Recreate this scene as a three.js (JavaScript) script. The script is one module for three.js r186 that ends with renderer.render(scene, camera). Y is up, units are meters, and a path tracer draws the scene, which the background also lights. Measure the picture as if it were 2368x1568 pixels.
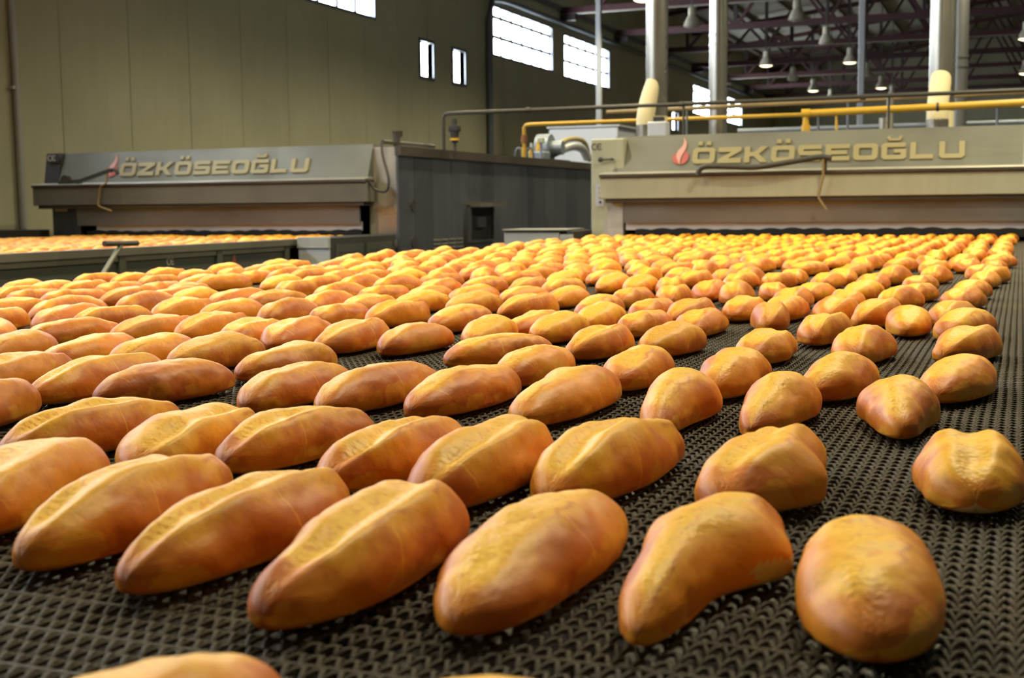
import * as THREE from 'three';
import { mergeGeometries, mergeVertices } from 'three/addons/utils/BufferGeometryUtils.js';
import { RoundedBoxGeometry } from 'three/addons/geometries/RoundedBoxGeometry.js';
import { RectAreaLightUniformsLib } from 'three/addons/lights/RectAreaLightUniformsLib.js';

RectAreaLightUniformsLib.init();
const scene = new THREE.Scene();
const BELT = 0.9;                                   // height of the belt surface above the floor

// ---------------------------------------------------------------- camera
const camera = new THREE.PerspectiveCamera(29.3, 2368 / 1568, 0.05, 200);
{
  const F = 3000, toward = new THREE.Vector3(1178, 317, -F).normalize();      // the belt's direction as the camera sees it
  const up = new THREE.Vector3(1, 0.01, 0).cross(toward).normalize(); if (up.y < 0) up.negate();
  const right = toward.clone().cross(up);
  // rows of the rotation: world axes in camera axes
  camera.matrixAutoUpdate = true;
  const m = new THREE.Matrix4().set(right.x, right.y, right.z, 0, up.x, up.y, up.z, 0, -toward.x, -toward.y, -toward.z, 0, 0, 0, 0, 1);
  camera.quaternion.setFromRotationMatrix(m);
  camera.position.set(0, BELT + 0.27, 0);
  camera.fov = 2 * Math.atan(784 / F) * 180 / Math.PI;
  camera.updateProjectionMatrix();
  camera.focus = 1.95; camera.userData.fStop = 10;
}
scene.add(camera);

// ---------------------------------------------------------------- sky, daylight, exposure
const SKY = 26;                                     // radiance of the overcast sky outside
scene.background = new THREE.Color().setRGB(0.88 * SKY, 0.96 * SKY, 1.05 * SKY);
const LAMP_POWER = 46;
const renderer = new THREE.WebGLRenderer();
renderer.toneMapping = THREE.LinearToneMapping;
renderer.toneMappingExposure = 0.73;
renderer.shadowMap.enabled = true;

// the long left wall stands at x = WALL; its windows: [z near, z far, y sill, y head, columns, rows]
const WALL = -9.5;
const WINDOWS = [
  [1.5, -1.95, 4.04, 5.05, 6, 3], [-2.65, -6.1, 4.04, 5.05, 6, 3], [-6.8, -10.25, 4.04, 5.05, 6, 3], [-10.95, -14.4, 4.06, 5.05, 6, 3],
  [-15.1, -18.55, 4.1, 5.08, 6, 3], [-23.4, -26.85, 4.05, 5.03, 6, 3], [-27.55, -31.0, 4.01, 4.98, 6, 3],
  [-39.75, -43.2, 3.97, 4.9, 6, 3], [-43.9, -47.3, 3.97, 4.9, 6, 3],
];
const SMALL = [[-20.14, -20.64, 3.39, 3.97], [-21.5, -22.02, 3.4, 3.97], [-37.1, -37.8, 3.36, 3.86]];
for (const [z0, z1, y0, y1] of [...WINDOWS, ...SMALL]) {      // daylight just outside each pane
  const l = new THREE.RectAreaLight(new THREE.Color().setRGB(0.88, 0.96, 1.05), SKY, z0 - z1, y1 - y0);
  l.name = 'daylight'; l.position.set(WALL - 0.115, (y0 + y1) / 2, (z0 + z1) / 2); l.lookAt(0, (y0 + y1) / 2, (z0 + z1) / 2);
  scene.add(l);
}

// ---------------------------------------------------------------- helpers
let seed = 7;
const rnd = () => { seed = (seed * 1664525 + 1013904223) >>> 0; return seed / 4294967296; };
const rr = (a, b) => a + (b - a) * rnd();
const gauss = () => (rnd() + rnd() + rnd() + rnd() - 2) * 1.7;
function hash(x, y, z) { let h = (x * 374761393 + y * 668265263 + z * 2147483647) | 0; h = Math.imul(h ^ (h >>> 13), 1274126177); return ((h ^ (h >>> 16)) >>> 0) / 4294967296; }
const sm = (t) => t * t * (3 - 2 * t);
function noise(x, y, z = 0) {
  const xi = Math.floor(x), yi = Math.floor(y), zi = Math.floor(z), u = sm(x - xi), v = sm(y - yi), w = sm(z - zi);
  const L = (a, b, t) => a + (b - a) * t;
  const p = (k) => L(L(hash(xi, yi, zi + k), hash(xi + 1, yi, zi + k), u), L(hash(xi, yi + 1, zi + k), hash(xi + 1, yi + 1, zi + k), u), v);
  return z === 0 ? p(0) * 2 - 1 : L(p(0), p(1), w) * 2 - 1;
}
const fbm = (x, y, o = 4) => { let s = 0, a = 0.5; for (let i = 0; i < o; i++) { s += a * noise(x + i * 17.3, y + i * 9.1); x *= 2.03; y *= 2.03; a *= 0.5; } return s; };
const smooth = (a, b, x) => { const t = Math.min(1, Math.max(0, (x - a) / (b - a))); return t * t * (3 - 2 * t); };
const mix3 = (a, b, t) => [a[0] + (b[0] - a[0]) * t, a[1] + (b[1] - a[1]) * t, a[2] + (b[2] - a[2]) * t];

function texture(w, h, f, srgb = true) {
  const d = new Uint8Array(w * h * 4);
  for (let j = 0; j < h; j++) for (let i = 0; i < w; i++) {
    const c = f((i + 0.5) / w, (j + 0.5) / h), k = (j * w + i) * 4;
    if (typeof c === 'number') d[k] = d[k + 1] = d[k + 2] = Math.max(0, Math.min(255, c * 255)); else for (let n = 0; n < 3; n++) d[k + n] = Math.max(0, Math.min(255, c[n]));
    d[k + 3] = 255;
  }
  const t = new THREE.DataTexture(d, w, h); t.magFilter = THREE.LinearFilter; t.minFilter = THREE.LinearFilter; t.wrapS = t.wrapT = THREE.RepeatWrapping;
  if (srgb) t.colorSpace = THREE.SRGBColorSpace; t.needsUpdate = true; return t;
}
const lin = (r, g, b) => new THREE.Color().setRGB(r, g, b);
const mat = (o) => new THREE.MeshStandardMaterial(o);

const used = {};
function numbered(n) { const k = used[n] = (used[n] ?? -1) + 1; return k ? `${n}_${String(k).padStart(3, '0')}` : n; }
function shade(o) { o.traverse((c) => { if (c.isMesh) { c.castShadow = true; c.receiveShadow = true; } }); return o; }
function thing(name, label, category, group, pos = [0, 0, 0]) {
  const g = new THREE.Group(); g.name = numbered(name); g.position.set(...pos); g.userData = { label, category }; if (group) g.userData.group = group; scene.add(g); return g;
}
function struct(name, geo, m) { const o = geo ? new THREE.Mesh(geo, m) : new THREE.Group(); o.name = name; o.userData.kind = 'structure'; scene.add(o); return o; }
function part(parent, name, geo, m, label) { const o = new THREE.Mesh(geo, m); o.name = name; if (label) o.userData.label = label; parent.add(o); return o; }
// box from corner to corner, with uv in metres
function boxUV(g) {
  const p = g.attributes.position, n = g.attributes.normal, uv = new Float32Array(p.count * 2);
  for (let i = 0; i < p.count; i++) {
    const ax = Math.abs(n.getX(i)), ay = Math.abs(n.getY(i)), az = Math.abs(n.getZ(i));
    if (ay >= ax && ay >= az) { uv[2 * i] = p.getX(i); uv[2 * i + 1] = p.getZ(i); } else if (ax >= az) { uv[2 * i] = p.getZ(i); uv[2 * i + 1] = p.getY(i); } else { uv[2 * i] = p.getX(i); uv[2 * i + 1] = p.getY(i); }
  }
  g.setAttribute('uv', new THREE.BufferAttribute(uv, 2)); return g;
}
function box(x0, x1, y0, y1, z0, z1, r = 0) {
  const w = Math.abs(x1 - x0), h = Math.abs(y1 - y0), d = Math.abs(z1 - z0);
  const g = r ? new RoundedBoxGeometry(w, h, d, 2, Math.min(r, w / 2.01, h / 2.01, d / 2.01)) : new THREE.BoxGeometry(w, h, d);
  g.translate((x0 + x1) / 2, (y0 + y1) / 2, (z0 + z1) / 2);
  return boxUV(g.index ? g.toNonIndexed() : g);
}
const merge = (a) => mergeGeometries(a.map((g) => { const q = g.index ? g.toNonIndexed() : g; for (const k of Object.keys(q.attributes)) if (!['position', 'normal', 'uv'].includes(k)) q.deleteAttribute(k); return q; }));
function cyl(r0, r1, a, b, n = 20, open = false) {   // cylinder from point a to point b
  const A = new THREE.Vector3(...a), B = new THREE.Vector3(...b), d = B.clone().sub(A), g = new THREE.CylinderGeometry(r1, r0, d.length(), n, 1, open);
  g.applyQuaternion(new THREE.Quaternion().setFromUnitVectors(new THREE.Vector3(0, 1, 0), d.clone().normalize())); g.translate((A.x + B.x) / 2, (A.y + B.y) / 2, (A.z + B.z) / 2); return g;
}
function bar(a, b, w, h) {                            // square bar from a to b
  const A = new THREE.Vector3(...a), B = new THREE.Vector3(...b), d = B.clone().sub(A), g = new THREE.BoxGeometry(w, d.length(), h);
  g.applyQuaternion(new THREE.Quaternion().setFromUnitVectors(new THREE.Vector3(0, 1, 0), d.clone().normalize())); g.translate((A.x + B.x) / 2, (A.y + B.y) / 2, (A.z + B.z) / 2); return g;
}
function tube(pts, r, n = 24, rad = 10, tension = 0.5) { return new THREE.TubeGeometry(new THREE.CatmullRomCurve3(pts.map((p) => new THREE.Vector3(...p)), false, 'catmullrom', tension), n, r, rad); }
function prismX(profile, x0, x1) {                    // closed [z, y] profile pushed along x
  const s = new THREE.Shape(profile.map(([z, y]) => new THREE.Vector2(-z, y)));
  const g = new THREE.ExtrudeGeometry(s, { depth: Math.abs(x1 - x0), bevelEnabled: false }); g.rotateY(Math.PI / 2); g.translate(Math.min(x0, x1), 0, 0); return boxUV(g);
}

// ---------------------------------------------------------------- materials
const grime = texture(512, 512, (u, v) => { const a = fbm(u * 9, v * 9, 5), b = fbm(u * 40 + 5, v * 40, 3); return Math.min(1, 0.62 + 0.3 * a + 0.12 * b); }, false);
const brushed = texture(512, 512, (u, v) => 0.72 + 0.07 * fbm(u * 3, v * 160, 3) + 0.2 * fbm(u * 5 + 3, v * 4, 4), false);
const steelTone = texture(512, 512, (u, v) => { const a = 205 + 34 * fbm(u * 4, v * 4, 5) + 5 * fbm(u * 4, v * 120, 2); return [a, a * 0.985, a * 0.95]; });
const wallTone = texture(512, 512, (u, v) => { const a = 218 + 9 * fbm(u * 5, v * 5, 5) + 6 * fbm(u * 60, v * 9, 3); return [a, a * 0.985, a * 0.93]; });
const sootTone = texture(512, 512, (u, v) => { const s = smooth(0.05, 0.4, fbm(u * 3 + 9, v * 2.2, 5)); return mix3([222, 224, 228], [150, 136, 116], s).map((c) => c + 20 * fbm(u * 30, v * 3, 3)); });
const floorTone = texture(512, 512, (u, v) => { const a = 150 + 60 * fbm(u * 7, v * 7, 5); return [a, a * 0.97, a * 0.9]; });
const T = (t, rx, ry) => { const c = t.clone(); c.repeat.set(rx, ry); c.needsUpdate = true; return c; };
const M = {
  wall: mat({ color: lin(0.55, 0.55, 0.42), map: T(wallTone, 0.25, 0.25), roughness: 0.55 }),
  wallBack: mat({ color: lin(0.3, 0.28, 0.2), roughness: 0.8 }),
  floor: mat({ color: lin(0.22, 0.21, 0.185), map: T(floorTone, 0.3, 0.3), roughness: 0.6 }),
  roof: mat({ color: lin(0.36, 0.36, 0.34), map: T(wallTone, 0.3, 0.3), roughness: 0.7 }),
  purlin: mat({ color: lin(0.2, 0.17, 0.14), roughness: 0.7 }),
  truss: mat({ color: lin(0.05, 0.012, 0.014), roughness: 0.6 }),
  trussDark: mat({ color: lin(0.03, 0.018, 0.02), roughness: 0.6 }),
  flange: mat({ color: lin(0.25, 0.225, 0.18), roughness: 0.6 }),
  frame: mat({ color: lin(0.12, 0.13, 0.15), roughness: 0.5, metalness: 0.3 }),
  conduit: mat({ color: lin(0.13, 0.15, 0.17), roughness: 0.45, metalness: 0.4 }),
  post: mat({ color: lin(0.4, 0.41, 0.42), roughness: 0.45, metalness: 0.4 }),
  glass: new THREE.MeshPhysicalMaterial({ color: lin(0.97, 0.98, 0.98), transmission: 1, roughness: 0.02, thickness: 0, ior: 1.45 }),
  frosted: new THREE.MeshPhysicalMaterial({ color: lin(0.62, 0.6, 0.5), transmission: 0.8, roughness: 0.75, thickness: 0, ior: 1.45 }),
  steel: mat({ color: lin(0.6, 0.58, 0.52), map: T(steelTone, 0.5, 0.5), metalness: 0.45, roughness: 0.65, roughnessMap: T(brushed, 0.7, 0.7) }),
  hood: mat({ color: lin(0.27, 0.275, 0.24), map: T(steelTone, 0.4, 0.4), metalness: 0.3, roughness: 0.75, roughnessMap: T(brushed, 0.5, 0.5) }),
  cream: mat({ color: lin(0.57, 0.6, 0.5), map: T(wallTone, 0.6, 0.6), roughness: 0.42 }),
  ledgeEdge: mat({ color: lin(0.13, 0.115, 0.1), map: T(steelTone, 0.5, 0.5), metalness: 0.5, roughness: 0.6 }),
  flap: mat({ color: lin(0.3, 0.315, 0.35), map: T(steelTone, 0.35, 0.6), metalness: 0.45, roughness: 0.55, roughnessMap: T(brushed, 0.4, 0.4) }),
  bodySteel: mat({ color: lin(0.2, 0.205, 0.215), map: T(sootTone, 0.45, 0.3), metalness: 0.75, roughness: 0.62, roughnessMap: T(brushed, 0.3, 0.6) }),
  bodySteel2: mat({ color: lin(0.155, 0.16, 0.17), map: T(sootTone, 0.4, 0.35), metalness: 0.75, roughness: 0.66, roughnessMap: T(brushed, 0.4, 0.5) }),
  black: mat({ color: lin(0.006, 0.006, 0.007), roughness: 0.8 }),
  dark: mat({ color: lin(0.025, 0.024, 0.022), roughness: 0.7 }),
  greyPlate: mat({ color: lin(0.5, 0.52, 0.58), metalness: 0.3, roughness: 0.5 }),
  letter: mat({ color: lin(0.31, 0.265, 0.13), roughness: 0.5, metalness: 0.1 }),
  flame: mat({ color: lin(0.42, 0.085, 0.075), roughness: 0.5 }),
  flameLight: mat({ color: lin(0.6, 0.3, 0.26), roughness: 0.5 }),
  label: mat({ color: lin(0.55, 0.55, 0.53), roughness: 0.6 }),
  ink: mat({ color: lin(0.05, 0.05, 0.055), roughness: 0.6 }),
  frameGreen: mat({ color: lin(0.075, 0.085, 0.07), roughness: 0.55, map: T(wallTone, 0.5, 0.5) }),
  rail: mat({ color: lin(0.3, 0.3, 0.26), metalness: 0.6, roughness: 0.5, map: T(steelTone, 0.5, 0.5) }),
  boxFront: mat({ color: lin(0.8, 0.83, 0.86), map: T(steelTone, 1, 1), metalness: 0.3, roughness: 0.5 }),
  yellow: mat({ color: lin(0.62, 0.36, 0.03), roughness: 0.45 }),
  tan: mat({ color: lin(0.3, 0.2, 0.08), roughness: 0.5 }),
  brass: mat({ color: lin(0.32, 0.14, 0.05), roughness: 0.45, metalness: 0.3 }),
  darkPipe: mat({ color: lin(0.06, 0.055, 0.045), roughness: 0.5, metalness: 0.3 }),
  flue: mat({ color: lin(0.66, 0.65, 0.62), map: T(steelTone, 0.6, 0.6), metalness: 0.9, roughness: 0.42, roughnessMap: T(brushed, 0.6, 0.6) }),
  flueDark: mat({ color: lin(0.2, 0.2, 0.2), metalness: 0.8, roughness: 0.5 }),
  lagging: mat({ color: lin(0.72, 0.62, 0.38), roughness: 0.7 }),
  lampShell: mat({ color: lin(0.5, 0.46, 0.36), roughness: 0.5, metalness: 0.2 }),
  lampGlow: mat({ color: lin(1, 0.9, 0.7), emissive: lin(1, 0.82, 0.5), emissiveIntensity: 5, roughness: 0.5 }),
  lampOff: mat({ color: lin(0.45, 0.42, 0.35), roughness: 0.5 }),
  blueGrey: mat({ color: lin(0.2, 0.23, 0.27), roughness: 0.5, metalness: 0.3 }),
  wire: mat({ color: lin(0.045, 0.032, 0.014), roughness: 0.68, metalness: 0.0 }),
  rod: mat({ color: lin(0.058, 0.042, 0.019), roughness: 0.65, metalness: 0.0 }),
  bed: mat({ color: lin(0.2, 0.19, 0.17), roughness: 0.6, metalness: 0.4 }),
  rope: mat({ color: lin(0.32, 0.25, 0.12), roughness: 0.9 }),
  lever: mat({ color: lin(0.07, 0.07, 0.062), roughness: 0.5, metalness: 0.5 }),
};

// ---------------------------------------------------------------- the hall
const ZF = 6, ZB = -54, XR = 10.5, YT = 8.4;
struct('floor', box(WALL - 0.5, XR + 0.5, -0.2, 0, ZB - 0.5, ZF + 0.5), M.floor);
{
  // left wall: sandwich panels side by side on a backing, cut out for the windows
  const holes = [...WINDOWS, ...SMALL];
  const strips = (za, zb, x0, x1) => {                // wall between za > zb with the openings left out
    const cuts = [za, zb]; for (const h of holes) for (const z of [h[0], h[1]]) if (z < za && z > zb) cuts.push(z);
    cuts.sort((a, b) => b - a); const g = [];
    for (let i = 0; i + 1 < cuts.length; i++) {
      const m = (cuts[i] + cuts[i + 1]) / 2, inside = holes.filter((h) => m < h[0] && m > h[1]).sort((a, b) => a[2] - b[2]); let y = 0;
      for (const h of inside) { g.push(box(x0, x1, y, h[2], cuts[i], cuts[i + 1])); y = h[3]; }
      g.push(box(x0, x1, y, YT, cuts[i], cuts[i + 1]));
    }
    return merge(g);
  };
  const w = struct('wall_left', strips(ZF, ZB, WALL - 0.1, WALL - 0.04), M.wallBack);
  for (let z = ZF; z > ZB; z -= 1.15) part(w, 'wall_panel', strips(z - 0.005, Math.max(ZB, z - 1.145), WALL - 0.04, WALL), M.wall);
  for (const [z0, z1] of [[-15.1, -31]]) part(w, 'wall_rail', box(WALL, WALL + 0.05, 5.42, 5.52, z0, -53), M.frame);
}
struct('wall_right', box(XR, XR + 0.3, 0, YT, ZB, ZF), M.wall);
struct('wall_back', box(WALL - 0.3, XR + 0.3, 0, YT, ZB - 0.3, ZB), M.wall);
struct('wall_front', box(WALL - 0.3, XR + 0.3, 0, YT, ZF, ZF + 0.3), M.wall);
const RIDGE = 0.5, roofY = (x) => 6.55 + 1.2 * (1 - Math.abs(x - RIDGE) / 10);       // underside of the roof
{
  const c = struct('ceiling', prismRoof(), M.roof);
  for (let x = WALL + 0.6; x < XR - 0.2; x += 1.2) part(c, 'purlin', box(x - 0.04, x + 0.04, roofY(x) - 0.13, roofY(x) - 0.005, ZB + 0.05, ZF - 0.05), M.purlin);
}
function prismRoof() {
  const s = new THREE.Shape([[WALL - 0.3, roofY(WALL - 0.3)], [RIDGE, roofY(RIDGE)], [XR + 0.3, roofY(XR + 0.3)], [XR + 0.3, 8.6], [WALL - 0.3, 8.6]].map(([x, y]) => new THREE.Vector2(x, y)));
  const g = new THREE.ExtrudeGeometry(s, { depth: ZF - ZB + 0.6, bevelEnabled: false }); g.translate(0, 0, ZB - 0.3); return boxUV(g);
}
// windows
let wn = 0;
for (const [z0, z1, y0, y1, nc, nr] of WINDOWS) {
  const w = struct(`window_${++wn}`); const L = z0 - z1, t = 0.045;
  part(w, 'window_frame', merge([box(WALL - 0.095, WALL + 0.004, y0, y0 + t, z0, z1), box(WALL - 0.095, WALL + 0.004, y1 - t, y1, z0, z1), box(WALL - 0.095, WALL + 0.004, y0 + t, y1 - t, z0, z0 - t), box(WALL - 0.095, WALL + 0.004, y0 + t, y1 - t, z1 + t, z1)]), M.frame);
  const ys = [y0 + t, y0 + 0.4 * (y1 - y0), y0 + 0.78 * (y1 - y0), y1 - t], bars = [];
  for (let i = 1; i < nc; i++) { const z = z0 - L * i / nc; bars.push(box(WALL - 0.075, WALL - 0.05, y0 + t, y1 - t, z - 0.036, z + 0.036)); }
  for (let j = 1; j < nr; j++) bars.push(box(WALL - 0.078, WALL - 0.047, ys[j] - 0.03, ys[j] + 0.03, z0 - t, z1 + t));
  bars.forEach((b) => part(w, 'glazing_bar', b, M.frame));
  for (let i = 0; i < nc; i++) for (let j = 0; j < nr; j++) {
    const za = z0 - L * i / nc - 0.037, zb = z0 - L * (i + 1) / nc + 0.037, g = new THREE.PlaneGeometry(za - zb, ys[j + 1] - ys[j] - 0.062);
    g.rotateY(Math.PI / 2); g.translate(WALL - 0.0625, (ys[j] + ys[j + 1]) / 2, (za + zb) / 2);
    part(w, 'pane', g, (j === 2 && (i * 7 + wn) % 3) || (i * 5 + j * 3 + wn) % 11 === 0 ? M.frosted : M.glass);
  }
}
for (const [z0, z1, y0, y1] of SMALL) {
  const w = struct(`window_${++wn}`), t = 0.05;
  part(w, 'window_frame', merge([box(WALL - 0.095, WALL + 0.02, y0 - t, y0, z0 + t, z1 - t), box(WALL - 0.095, WALL + 0.02, y1, y1 + t, z0 + t, z1 - t), box(WALL - 0.095, WALL + 0.02, y0, y1, z0 + t, z0), box(WALL - 0.095, WALL + 0.02, y0, y1, z1, z1 - t)].map((g) => g)), M.frame);
  const g = new THREE.PlaneGeometry(z0 - z1, y1 - y0); g.rotateY(Math.PI / 2); g.translate(WALL - 0.07, (y0 + y1) / 2, (z0 + z1) / 2); part(w, 'pane', g, M.glass);
}
// roof trusses across the hall
{
  const ordinal = ['nearest', 'second', 'third', 'fourth', 'fifth', 'sixth', 'seventh', 'eighth', 'ninth', 'tenth', 'eleventh'];
  const zs = []; for (let z = -15.15; z > ZB + 1; z -= 4.07) zs.push(z);
  zs.forEach((z, n) => {
    const t = thing('roof_truss', `maroon steel lattice roof truss spanning the hall, ${ordinal[n]} of the row from the front`, 'truss', 'roof trusses');
    const y0 = 5.36, top = (x) => roofY(x) - 0.19;
    part(t, 'bottom_chord', box(WALL + 0.01, XR - 0.01, y0, y0 + 0.13, z - 0.06, z + 0.06), n % 3 ? M.truss : M.truss);
    part(t, 'chord_flange', box(WALL + 0.4, XR - 0.4, y0 - 0.02, y0, z - 0.05, z + 0.05), n % 2 ? M.flange : M.trussDark, 'pale lower flange');
    part(t, 'bracket', box(WALL + 0.005, WALL + 0.35, y0 - 0.16, y0 - 0.02, z - 0.05, z + 0.05), M.trussDark);
    for (const [xa, xb] of [[WALL + 0.01, RIDGE], [RIDGE, XR - 0.01]]) part(t, 'top_chord', bar([xa, top(xa), z], [xb, top(xb), z], 0.12, 0.12), M.truss);
    const p = 2.16;
    for (let x = -8.65; x < XR - 0.4; x += p) {
      part(t, 'web', bar([x, y0 + 0.1, z], [x, top(x), z], 0.08, 0.08), M.trussDark);
      if (x - p / 2 > WALL) part(t, 'web', bar([x - 0.04, y0 + 0.1, z], [x - p / 2, top(x - p / 2), z], 0.07, 0.07), M.truss);
      if (x + p / 2 < XR) part(t, 'web', bar([x + 0.04, y0 + 0.1, z], [x + p / 2, top(x + p / 2), z], 0.07, 0.07), M.truss);
    }
  });
}
// ---------------------------------------------------------------- hanging lamps
{
  const hang = (x) => roofY(x) - 4.6;
  const shell = new THREE.LatheGeometry([[0.05, 0.36], [0.075, 0.355], [0.08, 0.24], [0.075, 0.2], [0.1, 0.17], [0.14, 0.09], [0.165, 0.0], [0.172, -0.005], [0.158, 0.005], [0.13, 0.09], [0.09, 0.165], [0.001, 0.175]].map(([r, y]) => new THREE.Vector2(r, y)), 28);
  const disc = new THREE.SphereGeometry(0.15, 28, 10, 0, Math.PI * 2, Math.PI / 2, Math.PI / 2).scale(1, 0.3, 1), rod = new THREE.CylinderGeometry(0.012, 0.012, 1, 8);
  disc.translate(0, 0.008, 0); rod.translate(0, 0.5, 0);
  const rows = [
    [-6, [[-5.4, 0], [-9.4, 0], [-13.4, 1], [-17.4, 1], [-21.5, 1], [-25, 0], [-32.8, 1], [-36.9, 0], [-40.7, 1], [-44.6, 1]]],
    [-4, [[-2.2, 1], [-5.6, 1], [-9.2, 1], [-13.2, 1], [-17.2, 1], [-25, 0], [-28.9, 0], [-33.05, 1], [-36.6, 0], [-40.7, 1], [-44.2, 1]]],
    [0, [[-3.5, 1], [-6.9, 1], [-10.4, 1], [-14.4, 1], [-30, 1], [-38, 1], [-50.6, 1]]],
    [3, [[-8, 1], [-12, 1]]],
  ];
  const nth = ['nearest', 'second', 'third', 'fourth', 'fifth', 'sixth', 'seventh', 'eighth', 'ninth', 'tenth', 'farthest'];
  const rowName = ['row nearest the window wall', 'second row from the window wall', 'row above the right oven', 'row right of the right oven'];
  rows.forEach(([x, list], r) => list.forEach(([z, on], i) => {
    const t = thing('pendant_lamp', `${on ? 'lit' : 'unlit'} bell-shaped high bay lamp, ${nth[i]} in the ${rowName[r]}`, 'lamp', 'high bay lamps', [x, 4.6, z]);
    part(t, 'lamp_shade', shell, M.lampShell); part(t, 'lamp_glass', disc, on ? M.lampGlow : M.lampOff, on ? 'glowing round lamp face' : undefined); { const q = part(t, 'suspension_rod', rod, M.darkPipe); q.position.y = 0.34; q.scale.y = hang(x) - 0.34; }
    part(t, 'hanger', box(-0.03, 0.03, hang(x) - 0.04, hang(x), -0.03, 0.03), M.darkPipe);
    if (on) {
      const s = new THREE.SpotLight(lin(1, 0.89, 0.58), LAMP_POWER, 0, 1.35, 0.6, 2); s.position.set(x, 4.59, z); s.target.position.set(x, 0, z); s.shadow.radius = 6; s.castShadow = true;
      s.name = 'lamp'; scene.add(s, s.target);
    }
  }));
}

// ---------------------------------------------------------------- lettering in squared bold capitals
function letterShape(ch, w, h, a) {
  const P = (l) => new THREE.Shape(l.map(([x, y]) => new THREE.Vector2(x, y)));
  if (ch === 'O') {
    const rrect = (s, x0, y0, x1, y1, r) => { s.moveTo(x0 + r, y0); s.lineTo(x1 - r, y0); s.quadraticCurveTo(x1, y0, x1, y0 + r); s.lineTo(x1, y1 - r); s.quadraticCurveTo(x1, y1, x1 - r, y1); s.lineTo(x0 + r, y1); s.quadraticCurveTo(x0, y1, x0, y1 - r); s.lineTo(x0, y0 + r); s.quadraticCurveTo(x0, y0, x0 + r, y0); return s; };
    const s = rrect(new THREE.Shape(), 0, 0, w, h, h * 0.28); s.holes.push(rrect(new THREE.Path(), a, a * 0.85, w - a, h - a * 0.85, h * 0.12)); return s;
  }
  return P({
    Z: [[0, 0], [w, 0], [w, a], [0.42 * w, a], [w, h - a * 0.8], [w, h], [0, h], [0, h - a], [0.58 * w, h - a], [0, a * 0.8]],
    K: [[0, 0], [a, 0], [a, 0.38 * h], [0.42 * w, 0.38 * h], [0.7 * w, 0], [w, 0], [0.62 * w, 0.52 * h], [w, h], [0.7 * w, h], [0.42 * w, 0.64 * h], [a, 0.64 * h], [a, h], [0, h]],
    S: [[0.02 * w, 0], [0.92 * w, 0], [w, 0.09 * h], [w, h / 2 - a * 0.1], [0.92 * w, h / 2 + a * 0.42], [a, h / 2 + a * 0.42], [a, h - a * 0.85], [w * 0.97, h - a * 0.85], [w * 0.97, h], [0.08 * w, h], [0, 0.91 * h], [0, h / 2 + a * 0.1], [0.08 * w, h / 2 - a * 0.42], [w - a, h / 2 - a * 0.42], [w - a, a * 0.85], [0.02 * w, a * 0.85]],
    E: [[0, 0], [w, 0], [w, a * 0.85], [a, a * 0.85], [a, h / 2 - a * 0.4], [0.9 * w, h / 2 - a * 0.4], [0.9 * w, h / 2 + a * 0.4], [a, h / 2 + a * 0.4], [a, h - a * 0.85], [w, h - a * 0.85], [w, h], [0, h]],
    G: [[0.12 * w, 0], [0.9 * w, 0], [w, 0.1 * h], [w, h / 2 + a * 0.4], [0.5 * w, h / 2 + a * 0.4], [0.5 * w, h / 2 - a * 0.35], [w - a, h / 2 - a * 0.35], [w - a, a * 0.85], [a, a * 0.85], [a, h - a * 0.85], [0.96 * w, h - a * 0.85], [0.96 * w, h], [0.12 * w, h], [0, 0.88 * h], [0, 0.12 * h]],
    L: [[0, 0], [w, 0], [w, a * 0.85], [a, a * 0.85], [a, h], [0, h]],
    U: [[0.12 * w, 0], [0.88 * w, 0], [w, 0.14 * h], [w, h], [w - a, h], [w - a, a * 0.85], [a, a * 0.85], [a, h], [0, h], [0, 0.14 * h]],
  }[ch]);
}
// geometries of the ten capitals, left edge at x = 0, baseline at y = 0, facing +z
function lettering(total, h, a, depth) {
  const word = ['O2', 'Z', 'K', 'O2', 'S', 'E', 'O', 'Gb', 'L', 'U'], step = total / 9.88, w = step * 0.86, out = [];
  word.forEach((c, i) => {
    const opt = { depth, bevelEnabled: depth > 0.004, bevelSize: a * 0.05, bevelThickness: a * 0.06, bevelSegments: 1, curveSegments: 6 };
    const ww = c === 'L' ? w * 0.92 : w, list = [new THREE.ExtrudeGeometry(letterShape(c[0], ww, h, a), opt)];
    const dot = (x0, x1, y0, y1) => { const s = new THREE.Shape([[x0, y0], [x1, y0], [x1, y1], [x0, y1]].map(([x, y]) => new THREE.Vector2(x, y))); list.push(new THREE.ExtrudeGeometry(s, opt)); };
    if (c[1] === '2') { dot(0.22 * w, 0.4 * w, h * 1.18, h * 1.42); dot(0.6 * w, 0.78 * w, h * 1.18, h * 1.42); }
    if (c[1] === 'b') { dot(0.26 * w, 0.76 * w, h * 1.16, h * 1.28); dot(0.22 * w, 0.34 * w, h * 1.26, h * 1.42); dot(0.68 * w, 0.8 * w, h * 1.26, h * 1.42); }
    const g = merge(list); g.translate(i * step, 0, 0); out.push(g);
  });
  return out;
}
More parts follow.
